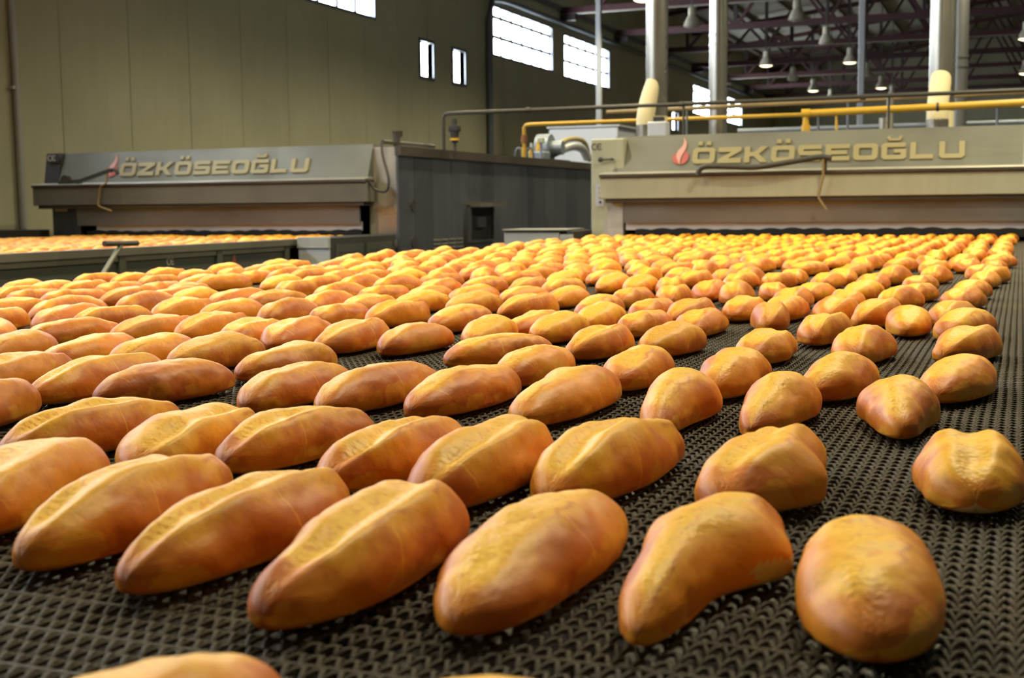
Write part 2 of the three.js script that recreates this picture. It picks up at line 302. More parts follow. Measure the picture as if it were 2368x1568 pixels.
function flameGeos(h, depth) {                         // base of the flame at (0, 0)
  const leaf = (pts) => { const s = new THREE.Shape(); s.moveTo(pts[0][0] * h, pts[0][1] * h); for (let i = 1; i + 2 < pts.length + 0; i += 3) s.bezierCurveTo(pts[i][0] * h, pts[i][1] * h, pts[i + 1][0] * h, pts[i + 1][1] * h, pts[i + 2][0] * h, pts[i + 2][1] * h); return new THREE.ExtrudeGeometry(s, { depth, bevelEnabled: false, curveSegments: 12 }); };
  return [
    leaf([[0.02, 0], [-0.24, 0.03], [-0.32, 0.2], [-0.2, 0.42], [-0.14, 0.36], [-0.1, 0.18], [0.02, 0]]),
    leaf([[0.04, 0], [-0.16, 0.18], [-0.2, 0.42], [0.02, 0.62], [0.1, 0.74], [0.12, 0.88], [0.06, 1], [0.3, 0.78], [0.16, 0.5], [0.1, 0.4], [0.02, 0.26], [0.0, 0.12], [0.04, 0]]),
    leaf([[0.07, 0], [0.04, 0.18], [0.1, 0.34], [0.2, 0.48], [0.36, 0.36], [0.34, 0.06], [0.07, 0]]),
  ];
}
function ceMark(h, depth) {                            // C and E as open half rings, lower left at the origin
  const ring = (cx, bar) => { const s = new THREE.Shape(), r = h / 2, q = r * 0.72; s.absarc(cx, r, r, 0.9, Math.PI * 2 - 0.9, false); s.absarc(cx, r, q, Math.PI * 2 - 0.9, 0.9, true); const l = [new THREE.ExtrudeGeometry(s, { depth, bevelEnabled: false, curveSegments: 10 })]; if (bar) l.push(box(cx - q, cx + r * 0.35, r - h * 0.06, r + h * 0.06, 0, depth)); return l; };
  return merge([...ring(h * 0.5, false), ...ring(h * 1.35, true)]);
}

// ---------------------------------------------------------------- the two tunnel ovens
function oven(x0, x1, label, right) {                  // x0, x1: ends of the projecting ledge
  const o = thing('tunnel_oven', label, 'oven'), za = -9.74;
  const bodyL = right ? -3.16 : -8.42, bodyR = right ? 0.52 : -4.83, mouthL = x0 + (right ? 0.16 : 0.42), mouthR = right ? x1 - 0.2 : x1 - 0.1;
  const zb = -21.5, top = 1.67;
  // body
  part(o, 'roof_plate', box(bodyL, bodyR, top - 0.03, top, za - 0.16, zb), M.bodySteel2);
  part(o, 'oven_core', box(bodyL + 0.02, bodyR - 0.025, 0.05, top - 0.03, za - 1.0, zb), M.black);
  const seams = []; for (let z = za - 0.04, k = 0; z > zb; k++) { const w = [0.31, 0.37, 0.4, 0.4, 0.62, 0.45, 0.5, 0.55][k % 8]; seams.push([z, Math.max(zb, z - w + 0.008)]); z -= w; }
  seams.forEach(([a, b], k) => part(o, 'side_panel', box(bodyR - 0.025, bodyR + (k % 2 ? 0.002 : 0), 0.05, top - 0.065, a, b, 0.004), k % 3 === 1 ? M.bodySteel2 : M.bodySteel));
  part(o, 'side_panel', box(bodyL, bodyL + 0.02, 0.05, top - 0.03, za - 0.1, zb), M.bodySteel);
  part(o, 'top_flange', box(bodyR - 0.02, bodyR + 0.035, top - 0.065, top + 0.012, za - 0.02, zb), M.ledgeEdge, 'dark folded edge along the top');
  part(o, 'plinth', box(bodyL + 0.05, bodyR - 0.05, 0, 0.05, za - 0.2, zb), M.dark);
  // front: cheeks either side of the mouth
  const cheekMat = right ? M.cream : M.steel;
  part(o, 'cheek', box(bodyL + 0.022, mouthL, 0.3, right ? 1.69 : 1.22, za, za - 0.9, 0.01), right ? M.cream : M.bodySteel2);
  part(o, 'cheek', box(mouthR, bodyR - 0.027, 0.3, right ? 1.69 : 1.68, right ? za : za - 0.1, za - 0.9, 0.01), cheekMat);
  part(o, 'mouth_back', box(mouthL, mouthR, 0.92, 1.3, za - 0.95, za - 0.99), M.black);
  part(o, 'apron', box(mouthL, mouthR, 0.3, 0.86, za - 0.5, za - 0.55), M.dark);
  // hood: sloping face with closed ends, a top, then the ledge
  const hx0 = right ? x0 + 0.07 : x0 + 0.2, hx1 = right ? x1 - 0.04 : x1 - 0.05;
  part(o, 'hood', prismX([[za + 0.02, 1.41], [za - 0.1, 1.708], [za - 0.9, 1.708], [za - 0.9, 1.22], [za + 0.02, 1.22]], hx0, hx1), M.hood);
  part(o, 'hood_seam', box(hx0 + 0.32, hx1 - 0.3, 1.425, 1.428, za + 0.006, za + 0.0125), M.ledgeEdge);
  if (!right) part(o, 'end_plate', prismX([[za + 0.01, 1.40], [za - 0.05, 1.708], [za - 0.5, 1.708], [za - 0.5, 1.25], [za + 0.01, 1.25]], x0 + 0.03, x0 + 0.195), M.bodySteel2, 'dark end plate with a small mark');
  part(o, 'ledge_lip', box(x0, x1, 1.385, 1.412, za - 0.02, za + 0.15, 0.008), M.ledgeEdge);
  part(o, 'ledge_lip_top', prismX([[za + 0.15, 1.412], [za + 0.14, 1.418], [za - 0.0, 1.432], [za - 0.0, 1.412]], x0 + 0.005, x1 - 0.005), M.steel);
  part(o, 'ledge', box(x0 + 0.0, x1, 1.225, 1.385, za - 0.05, za + 0.13, 0.006), right ? M.cream : M.hood);
  part(o, 'ledge_rail', box(x0 + 0.04, x1 - 0.04, 1.195, 1.225, za - 0.03, za + 0.11, 0.005), M.ledgeEdge);
  part(o, 'flap', prismX([[za + 0.06, 1.2], [za + 0.045, 1.2], [za + 0.035, 1.04], [za + 0.05, 1.04]], mouthL + 0.01, mouthR - 0.01), M.flap, 'heat-tinted steel flap above the mouth');
  part(o, 'mouth_plate', box(mouthL + (right ? 0.02 : 0.2), mouthR - 0.01, 0.985, 1.06, za + 0.02, za + 0.004), M.greyPlate, 'pale grey plate behind the flap');
  {
    const s = new THREE.Shape(); const a = mouthL + 0.1, b = mouthR - 0.01; s.moveTo(a, 0.93); s.lineTo(b, 0.93);
    const n = Math.round((b - a) / 0.02); for (let i = 0; i <= n; i++) { const x = b - (b - a) * i / n; s.lineTo(x, 0.983 + 0.012 * Math.abs(Math.sin(x * 19)) + 0.005 * Math.sin(x * 7)); }
    const g = new THREE.ExtrudeGeometry(s, { depth: 0.012, bevelEnabled: false }); g.translate(0, 0, za + 0.022); part(o, 'mouth_shade', g, M.black, 'black scalloped strip standing in for dark loaves and shade in the mouth');  // black wavy strip paints in the shade and dark loaves inside the oven
  }
  // lettering and flame on the sloping face
  const slope = Math.atan2(0.12, 0.298), face = new THREE.Matrix4().makeRotationX(-slope);
  const sx = right ? -2.335 : -7.625, put = (g, dy) => { g.applyMatrix4(face); g.translate(0, 1.41 + dy * Math.cos(slope), za + 0.02 - dy * Math.sin(slope)); return g; };
  for (const g of lettering(1.957, 0.126, 0.037, 0.012)) { g.translate(sx, 0, 0); part(o, 'letter', put(g, 0.075), M.letter, 'raised gold capital'); }
  flameGeos(0.225, 0.01).forEach((g, i) => { g.translate(sx - 0.1, 0, 0); part(o, 'flame_emblem', put(g, 0.072), i === 1 ? M.flameLight : M.flame, 'red flame emblem'); });
  return { o, za, mouthL, mouthR, bodyL, bodyR, hx0, hx1 };
}
{
  const { o, za } = oven(-8.5, -5.04, 'left tunnel oven with steel hood, gold lettering and long dark steel side', false);
  const g = ceMark(0.055, 0.004); g.translate(-8.42, 1.635, za + 0.0); part(o, 'approval_mark', merge([g]), M.label);
  part(o, 'mark_plate', box(-8.43, -8.31, 1.62, 1.70, za - 0.02, za - 0.004), M.bodySteel2);
  part(o, 'sticker', box(-8.36, -8.22, 1.172, 1.21, za + 0.002, za + 0.006), M.label, 'white torn sticker');
  part(o, 'cheek_sheet', box(-5.06, -4.87, 0.92, 1.18, za - 0.099, za - 0.085, 0.004), M.flue, 'steel sheet standing in for the bright reflection beside the mouth');  // added shinier sheet stands for the bluish reflection low on the cheek
  // latch lever on the ledge
  part(o, 'lever', merge([bar([-7.95, 1.43, -9.56], [-7.56, 1.535, -9.56], 0.03, 0.035)]), M.lever);
  part(o, 'lever_hook', tube([[-7.57, 1.535, -9.56], [-7.53, 1.535, -9.56], [-7.49, 1.5, -9.56]], 0.016, 12, 8), M.lever);
  part(o, 'lever_cam', merge([cyl(0.05, 0.05, [-8.12, 1.45, -9.6], [-8.12, 1.45, -9.64], 18), bar([-8.2, 1.425, -9.62], [-7.95, 1.44, -9.62], 0.04, 0.03)]), M.lever);
  part(o, 'cord', tube([[-7.62, 1.51, -9.57], [-7.63, 1.42, -9.57], [-7.71, 1.39, -9.585], [-7.75, 1.22, -9.59], [-7.6, 1.17, -9.59]], 0.008, 24, 6, 0.1), M.rope);
  // ports, louvres and control niche on the long side
  for (const [z, y] of [[-10.05, 1.19], [-10.05, 0.88]]) { const p = cyl(0.05, 0.05, [-4.83, y, z], [-4.822, y, z], 24); part(o, 'inspection_port', p, M.dark); }
  for (let a = 0; a < 4; a++) for (let b = 0; b < 3; b++) part(o, 'louvre', box(-4.83, -4.815, 0.88 - b * 0.035, 0.889 - b * 0.035, -10.45 - a * 0.17, -10.57 - a * 0.17), M.steel);
  part(o, 'niche', merge([box(-4.83, -4.822, 0.86, 1.16, -11.25, -11.8)]), M.black);
  part(o, 'niche_frame', merge([box(-4.83, -4.80, 0.84, 1.19, -11.22, -11.25), box(-4.83, -4.80, 0.84, 1.19, -11.8, -11.83), box(-4.83, -4.80, 0.84, 0.86, -11.25, -11.8)]), M.bodySteel);
  part(o, 'niche_canopy', prismX([[-11.22, 1.175], [-11.84, 1.175], [-11.84, 1.215], [-11.22, 1.215]], -4.83, -4.70), M.rail, 'pale canopy over the control niche');
  part(o, 'control_box', box(-4.822, -4.79, 0.98, 1.08, -11.38, -11.58), M.bodySteel2);
  // hose from the roof round to the ledge
  part(o, 'hose', tube([[-4.95, 1.71, -9.72], [-4.93, 1.6, -9.7], [-4.87, 1.4, -9.68], [-4.9, 1.31, -9.68], [-4.99, 1.33, -9.66], [-5.03, 1.39, -9.64]], 0.012, 40, 8), M.darkPipe);
  part(o, 'roof_pipe', merge([cyl(0.018, 0.018, [-4.95, 1.72, -9.75], [-4.95, 1.72, -10.75]), cyl(0.03, 0.03, [-4.95, 1.67, -10.0], [-4.95, 1.79, -10.0]), cyl(0.04, 0.045, [-4.95, 1.77, -10.02], [-4.95, 1.82, -10.02])]), M.darkPipe);
}
{
  const { o, za } = oven(-3.03, 0.42, 'right tunnel oven with pale hood, gold lettering and hooked bar on the ledge', true);
  const g = ceMark(0.05, 0.003); g.translate(-3.135, 1.605, za); part(o, 'approval_mark', g, M.ink);
  part(o, 'knob_handle', merge([cyl(0.008, 0.008, [-2.96, 1.53, za + 0.035], [-3.05, 1.53, za + 0.035], 10), new THREE.SphereGeometry(0.022, 16, 12).translate(-3.05, 1.53, za + 0.035), cyl(0.008, 0.012, [-2.96, 1.53, za], [-2.96, 1.53, za + 0.035], 10)]), M.ink, 'black ball knob');
  part(o, 'latch_plate', box(-3.10, -3.035, 1.17, 1.345, za, za + 0.005), M.greyPlate);
  for (let k = 0; k < 4; k++) part(o, 'bolt_hole', cyl(0.011, 0.011, [-3.062, 1.2 + k * 0.037, za + 0.004], [-3.062, 1.2 + k * 0.037, za + 0.0075], 12), M.ink);
  part(o, 'cheek_sheet', (() => { const s = new THREE.Shape(); s.moveTo(-3.05, 0.92); s.quadraticCurveTo(-3.0, 1.14, -2.93, 1.2); s.lineTo(-2.875, 1.2); s.lineTo(-2.875, 0.92); s.lineTo(-3.05, 0.92); const e = new THREE.ExtrudeGeometry(s, { depth: 0.014, bevelEnabled: false }); e.translate(0, 0, za + 0.001); return e; })(), M.boxFront, 'bright curved sheet beside the mouth');
  part(o, 'lever', tube([[-2.235, 1.39, -9.52], [-2.225, 1.43, -9.52], [-2.17, 1.455, -9.52], [-1.98, 1.448, -9.52], [-1.8, 1.442, -9.52], [-1.55, 1.475, -9.52], [-1.36, 1.503, -9.52], [-1.27, 1.495, -9.52]], 0.021, 60, 8), M.lever, 'dark hooked bar');
  part(o, 'lever_bracket', box(-1.335, -1.305, 1.41, 1.5, -9.56, -9.53), M.lever);
  part(o, 'cord', tube([[-1.325, 1.49, -9.51], [-1.33, 1.37, -9.545], [-1.365, 1.22, -9.57], [-1.31, 1.13, -9.59]], 0.009, 20, 6, 0.1), M.rope);
}

// ---------------------------------------------------------------- pipes, flues and fittings on the ovens
{
  const t = thing('air_pipe', 'dark steel pipe run crossing above both ovens from a regulator', 'pipe');
  part(t, 'pipe', tube([[-4.87, 1.68, -10.79], [-4.87, 1.95, -10.79], [-4.87, 2.0, -10.79], [-4.83, 2.012, -10.79], [-4.6, 2.013, -10.79], [0.6, 2.02, -10.79]], 0.017, 120, 10, 0.05), M.darkPipe);
  for (const x of [-4.05, -2.68, -1.2]) part(t, 'coupling', cyl(0.024, 0.024, [x - 0.02, 2.014, -10.79], [x + 0.02, 2.014, -10.79], 14), M.darkPipe);
  part(t, 'support_post', cyl(0.01, 0.01, [-2.66, 1.67, -10.79], [-2.66, 2.01, -10.79], 10), M.darkPipe);
  part(t, 'support_post', cyl(0.01, 0.01, [-1.0, 1.67, -10.79], [-1.0, 2.01, -10.79], 10), M.darkPipe);
}
{
  const t = thing('air_regulator', 'black air filter regulator standing on the left oven beside the pipe', 'regulator', undefined, [-4.76, 1.67, -10.79]);
  part(t, 'stem', cyl(0.014, 0.014, [0, 0, 0], [0, 0.1, 0]), M.darkPipe); part(t, 'bowl', cyl(0.03, 0.04, [0, 0.08, 0], [0, 0.18, 0]), M.dark); part(t, 'collar', cyl(0.042, 0.042, [0, 0.1, 0], [0, 0.12, 0]), M.yellow, 'yellow collar');
  part(t, 'housing', box(-0.05, 0.05, 0.18, 0.235, -0.035, 0.035, 0.01), M.dark); part(t, 'adjuster', cyl(0.026, 0.022, [0, 0.235, 0], [0, 0.29, 0]), M.dark);
}
{
  const t = thing('gas_pipe', 'thin yellow gas pipe bending down to a valve on the left oven', 'pipe'), z = -13.0;
  part(t, 'pipe', tube([[-4.93, 1.72, z], [-4.93, 1.97, z], [-4.93, 2.02, z], [-4.89, 2.035, z], [-4.7, 2.037, z], [-1.98, 2.04, z]], 0.02, 90, 10, 0.05), M.yellow);
  part(t, 'valve', merge([cyl(0.032, 0.032, [-4.93, 1.84, z], [-4.93, 1.93, z], 14), cyl(0.04, 0.04, [-4.93, 1.865, z], [-4.93, 1.88, z], 14)]), M.brass, 'rusty brown valve');
  part(t, 'base_pipe', cyl(0.028, 0.028, [-4.93, 1.67, z], [-4.93, 1.8, z], 14), M.yellow);
  for (const s of [-1, 1]) part(t, 'bypass_loop', tube([[-4.93 + s * 0.03, 1.68, z], [-4.93 + s * 0.035, 1.77, z], [-4.93 + s * 0.075, 1.79, z], [-4.93 + s * 0.1, 1.74, z], [-4.93 + s * 0.1, 1.675, z]], 0.012, 24, 8), M.conduit);
}
{
  const t = thing('gas_main', 'thick yellow gas pipe running along the top of the right oven', 'pipe');
  part(t, 'pipe', cyl(0.03, 0.03, [-1.73, 1.935, -11.3], [0.6, 1.97, -11.3], 16), M.yellow);
  part(t, 'end_tee', merge([cyl(0.038, 0.038, [-1.76, 1.935, -11.3], [-1.69, 1.935, -11.3], 16), cyl(0.026, 0.026, [-1.725, 1.935, -11.3], [-1.725, 1.81, -11.3], 14), cyl(0.036, 0.036, [-1.725, 1.84, -11.3], [-1.725, 1.78, -11.3], 14)]), M.yellow);
  part(t, 'flange', cyl(0.036, 0.036, [-0.67, 1.951, -11.3], [-0.65, 1.951, -11.3], 16), M.darkPipe);
  for (const x of [-1.62, -1.47, -0.2]) part(t, 'support', cyl(0.011, 0.011, [x, 1.67, -11.3], [x, 1.93, -11.3], 8), x === -1.47 ? M.yellow : M.conduit);
}
{
  const t = thing('upper_gas_pipe', 'tan pipe running just behind the dark pipe above the right oven', 'pipe');
  part(t, 'pipe', cyl(0.02, 0.02, [-3.8, 2.08, -12.3], [0.6, 2.125, -12.3], 14), M.tan); for (const x of [-3.0, -1.5, 0.2]) part(t, 'support', cyl(0.012, 0.012, [x, 1.67, -12.3], [x, 2.09, -12.3], 8), M.conduit);
}
for (const [y, z, lab] of [[2.02, -15.2, 'upper grey conduit behind the flues on the right oven'], [1.9, -15.6, 'lower grey conduit behind the flues on the right oven']]) {
  const t = thing('grey_conduit', lab, 'pipe'); part(t, 'pipe', cyl(0.03, 0.03, [-3.1, y, z], [0.5, y + 0.01, z], 14), M.blueGrey);
  for (const x of [-2.9, -1.8, -0.4, 0.4]) part(t, 'support', box(x - 0.02, x + 0.02, 1.67, y - 0.005, z - 0.02, z + 0.02), M.blueGrey);
}
function flue(x, z, r, label, m, rings, elbow) {
  const t = thing('flue_pipe', label, 'flue', undefined, [x, 1.67, z]);
  part(t, 'pipe', cyl(r, r, [0, elbow ? 0.28 : 0, 0], [0, 5.0, 0], 36), m);
  for (const y of rings) for (const d of [0, 0.1]) part(t, 'clamp_ring', cyl(r + 0.008, r + 0.008, [0, y + d, 0], [0, y + d + 0.02, 0], 36), m);
  if (elbow) {
    const [dx, dz] = elbow;
    part(t, 'elbow', tube([[dx, 0.1, dz], [dx, 0.26, dz], [dx * 0.65, 0.43, dz * 0.65], [0, 0.62, 0]], r * 0.82, 24, 20), M.lagging, 'cream lagged elbow');
    part(t, 'elbow_collar', cyl(r * 0.86, r * 0.86, [dx, 0.0, dz], [dx, 0.2, dz], 28), M.flue); part(t, 'base_box', box(dx - 0.16, dx + 0.1, 0, 0.1, dz - 0.1, dz + 0.1, 0.01), M.greyPlate);
    part(t, 'stub', cyl(r * 0.98, r * 0.98, [0, 0, 0], [0, 0.3, 0], 30), M.lagging);
  }
  return t;
}
flue(-3.0, -11.2, 0.095, 'leftmost silver flue with a cream lagged elbow at its foot', M.flue, [1.45], [-0.07, 0.12]);
flue(-2.94, -13.4, 0.092, 'plain silver flue with a double clamp ring between elbow flues', M.flue, [1.12], null);
flue(-0.66, -11.8, 0.107, 'rightmost silver flue with a cream lagged elbow facing the front', M.flue, [1.6], [-0.02, 0.18]);
flue(-0.66, -15.0, 0.085, 'dark narrow flue close behind the rightmost elbow flue', M.flueDark, [0.95, 1.95], null);
{
  const t = thing('hall_post', 'slim pale grey steel post rising behind the right oven', 'post', undefined, [-2.5, 0, -22.2]);
  part(t, 'shaft', box(-0.05, 0.05, 0.02, 7.3, -0.05, 0.05, 0.01), M.post); part(t, 'foot_plate', box(-0.12, 0.12, 0, 0.02, -0.12, 0.12), M.post);
  const u = thing('hall_post', 'slim dark grey steel post in front of the barred windows', 'post', undefined, [-7.0, 0, -22.2]);
  part(u, 'shaft', box(-0.045, 0.045, 0.02, 6.6, -0.045, 0.045, 0.01), M.post); part(u, 'foot_plate', box(-0.12, 0.12, 0, 0.02, -0.12, 0.12), M.post);
}
{
  const a = thing('wall_conduit', 'grey-blue conduit running up the left end of the pale wall', 'conduit'); part(a, 'pipe', cyl(0.035, 0.035, [WALL + 0.04, 0, -10.55], [WALL + 0.04, 6, -10.5], 14), M.post);
  part(a, 'clip', box(WALL, WALL + 0.06, 2.4, 2.43, -10.6, -10.46), M.post);
  const b = thing('wall_conduit', 'dark conduit running up the wall beside the barred windows', 'conduit'); part(b, 'pipe', cyl(0.06, 0.06, [WALL + 0.07, 0, -23.05], [WALL + 0.07, 4.7, -23.05], 14), M.conduit);
  part(b, 'bend', tube([[WALL + 0.07, 4.7, -23.05], [WALL + 0.07, 4.95, -23.05], [WALL + 0.07, 5.1, -23.3], [WALL + 0.07, 5.15, -24.5], [WALL + 0.07, 5.15, -52]], 0.05, 60, 10, 0.1), M.conduit);
}
{
  const t = thing('gas_burner', 'grey gas burner with a ribbed hose lying on the left oven roof', 'burner', undefined, [-5.15, 1.67, -14.2]);
  part(t, 'fan_housing', cyl(0.16, 0.16, [-0.06, 0.17, 0], [0.1, 0.17, 0], 24), M.blueGrey); part(t, 'motor', cyl(0.08, 0.08, [0.1, 0.17, 0], [0.24, 0.17, 0], 20), M.blueGrey);
  part(t, 'valve_block', box(-0.1, 0.16, 0.02, 0.12, 0.2, 0.42, 0.02), M.blueGrey); part(t, 'gas_cock', merge([cyl(0.02, 0.02, [0.05, 0.1, 0.3], [0.05, 0.24, 0.3], 10), cyl(0.032, 0.032, [0.05, 0.13, 0.3], [0.05, 0.17, 0.3], 12)]), M.yellow);
  part(t, 'base', box(-0.14, 0.26, 0, 0.03, -0.2, 0.46), M.dark);
  part(t, 'ribbed_hose', tube([[0.1, 0.12, -0.1], [0.18, 0.2, -0.45], [0.2, 0.19, -0.8], [0.2, 0.09, -1.0]], 0.05, 40, 14), M.post); part(t, 'hose_cover', tube([[0.12, 0.2, -0.1], [0.18, 0.29, -0.45], [0.2, 0.27, -0.9], [0.2, 0.06, -1.12]], 0.03, 40, 12), M.rope);
  const u = thing('burner_cabinet', 'pale grey cabinet on the left oven roof behind the burner', 'cabinet', undefined, [-5.3, 1.67, -16.6]);
  part(u, 'housing', box(-0.5, 0.45, 0, 0.52, -0.4, 0.4, 0.02), M.greyPlate); part(u, 'lid', box(-0.52, 0.47, 0.52, 0.54, -0.42, 0.42), M.greyPlate);
  const v = thing('pressure_switch', 'small cream switch on a grey stem above the burner', 'switch', undefined, [-4.96, 1.67, -13.6]);
  part(v, 'stem', cyl(0.014, 0.014, [0, 0, 0], [0, 0.2, 0], 10), M.blueGrey); part(v, 'head', box(-0.035, 0.035, 0.2, 0.26, -0.03, 0.03, 0.008), M.cream);
  const p = thing('roof_valve', 'small yellow valve with a white cap between gas pipe and burner', 'valve', undefined, [-4.98, 1.67, -13.35]);
  part(p, 'body', cyl(0.026, 0.026, [0, 0, 0], [0, 0.13, 0], 12), M.yellow); part(p, 'cap', cyl(0.018, 0.014, [0, 0.13, 0], [0, 0.19, 0], 12), M.boxFront);
}
{
  const t = thing('vent_stub', 'short bright steel vent stub on the right oven roof', 'vent', undefined, [-1.15, 1.67, -12.0]); part(t, 'pipe', cyl(0.045, 0.045, [0, 0, 0], [0, 0.25, 0], 20), M.flue); part(t, 'cap', cyl(0.03, 0.03, [0.05, 0, 0], [0.05, 0.42, 0], 16), M.flue);
  const c = thing('actuator_box', 'white control box behind the leftmost flue on the right oven', 'control box', undefined, [-2.75, 1.709, -10.4]); part(c, 'housing', box(-0.1, 0.06, 0.0, 0.14, -0.06, 0.06, 0.012), M.greyPlate); part(c, 'cap', box(-0.06, 0.02, 0.14, 0.18, -0.04, 0.04, 0.008), M.dark);
  const d = thing('motor_unit', 'black fan motor lying on the right oven roof below the gas pipe', 'motor', undefined, [-1.55, 1.67, -12.8]); part(d, 'motor', cyl(0.09, 0.09, [-0.2, 0.1, 0], [0.2, 0.1, 0], 20), M.dark); part(d, 'foot', box(-0.15, 0.15, 0, 0.03, -0.08, 0.08), M.dark);
  const e = thing('duct_box', 'long pale duct lying across the right oven roof between the flues', 'duct', undefined, [-1.0, 1.67, -13.6]); part(e, 'duct', box(-0.6, 0.5, 0, 0.15, -0.12, 0.12, 0.015), M.greyPlate); part(e, 'joint_band', box(-0.05, 0.0, -0.0, 0.156, -0.125, 0.125), M.blueGrey);
}
// ---------------------------------------------------------------- conveyors
// one tile of the woven wire belt, 0.1 m wide and 0.06 m long: herringbone of arched wires
const weaveTile = (() => {
  const g = [], colw = 0.1 / 16, row = 0.02;
  for (let c = 0; c < 16; c++) for (let r = 0; r < 3; r++) {
    const x = -0.05 + colw * (c + 0.5), z = -0.03 + row * (r + 0.5), s = c % 2 ? 1 : -1, e = colw * 0.6, l = 0.0105;
    const curve = new THREE.QuadraticBezierCurve3(new THREE.Vector3(x - s * e, -0.0042, z - l), new THREE.Vector3(x, 0.0042, z), new THREE.Vector3(x + s * e, -0.0042, z + l));
    g.push(new THREE.TubeGeometry(curve, 4, 0.00195, 5));
  }
  const m = merge(g); return m;
})();
const rodGeo = (x0, x1) => { const g = new THREE.CylinderGeometry(0.0022, 0.0022, x1 - x0, 6); g.rotateZ(Math.PI / 2); g.translate((x0 + x1) / 2, 0, 0); return g; };
function belt(parent, x0, x1, z0, z1) {
  const nx = Math.round((x1 - x0) / 0.1), nz = Math.round((z0 - z1) / 0.06), w = new THREE.InstancedMesh(weaveTile, M.wire, nx * nz), m = new THREE.Matrix4(), col = new THREE.Color(); let k = 0;
  const sx = (x1 - x0) / nx / 0.1;
  for (let i = 0; i < nx; i++) for (let j = 0; j < nz; j++) {
    m.makeScale(sx, 1, 1); m.setPosition(x0 + (i + 0.5) * (x1 - x0) / nx, BELT - 0.0028, z0 - (j + 0.5) * 0.06); w.setMatrixAt(k, m);
    const a = 1 + 0.22 * noise(i * 0.9, j * 0.55, 3.3) + rr(-0.06, 0.06), o = Math.max(0, noise(i * 0.5 + 9, j * 0.4, 7.1)); col.setRGB(a * (1 + 0.25 * o), a * (1 + 0.02 * o), a * (1 - 0.25 * o)); w.setColorAt(k++, col);
  }
  w.name = 'wire_weave'; w.userData.kind = 'stuff'; w.userData.label = 'dark woven wire mesh'; parent.add(w);
  const rg = rodGeo(x0 - 0.005, x1 + 0.005); for (let j = 0; j <= nz; j++) { const r = part(parent, 'cross_rod', rg, M.rod); r.position.set(0, BELT - 0.0048, z0 - j * 0.06); }
}
{
  const t = thing('conveyor', 'wide conveyor with dark woven wire belt leading out of the right oven', 'conveyor');
  belt(t, -3.1, 0.03, 0.6, -10.62);
  for (let k = 0; k < 9; k++) part(t, 'slide_bar', box(-2.95 + k * 0.36, -2.92 + k * 0.36, 0.86, 0.886, 0.6, -10.6), M.bed);
  part(t, 'added_tray', box(-3.118, 0.042, 0.752, 0.762, 0.6, -9.6), M.bed, 'added steel tray that keeps the gaps in the belt dark');  // unseen tray, added so the gaps in the weave stay dark
  part(t, 'side_rail', box(0.042, 0.1, 0.74, 0.905, 0.6, -9.66, 0.004), M.dark); part(t, 'side_rail', box(-3.17, -3.118, 0.74, 0.905, 0.6, -8.5, 0.004), M.rail);
  part(t, 'rail_cap', box(0.05, 0.1, 0.905, 0.917, -4.2, -9.66), M.rail, 'grey cap strip');
  for (const x of [-3.14, 0.07]) for (const z of [0.4, -2.4, -5.2, -8]) part(t, 'leg', box(x - 0.025, x + 0.025, 0, 0.74, z - 0.03, z + 0.03), M.frameGreen);
  for (const z of [0.4, -2.4, -5.2, -8]) part(t, 'cross_member', box(-3.12, 0.045, 0.78, 0.86, z - 0.03, z + 0.03), M.frameGreen);
  // housings at the oven end
  part(t, 'end_housing', box(-3.7, -3.185, 0.3, 0.985, -9.32, -9.7, 0.006), M.dark); part(t, 'housing_front', box(-3.7, -3.25, 0.32, 0.975, -9.3, -9.32, 0.004), M.boxFront, 'bright sheet steel front'); part(t, 'housing_lid', box(-3.71, -3.18, 0.985, 1.0, -9.28, -9.7, 0.004), M.rail);
  part(t, 'guard_plate', box(-3.225, -3.12, 0.91, 0.962, -9.24, -9.25), M.boxFront); part(t, 'guard_plate', box(-3.17, -3.12, 0.905, 0.985, -9.25, -9.7), M.dark);
  for (const x of [-3.66, -3.24]) part(t, 'leg', box(x - 0.025, x + 0.025, 0, 0.3, -9.4, -9.45), M.frameGreen);
}
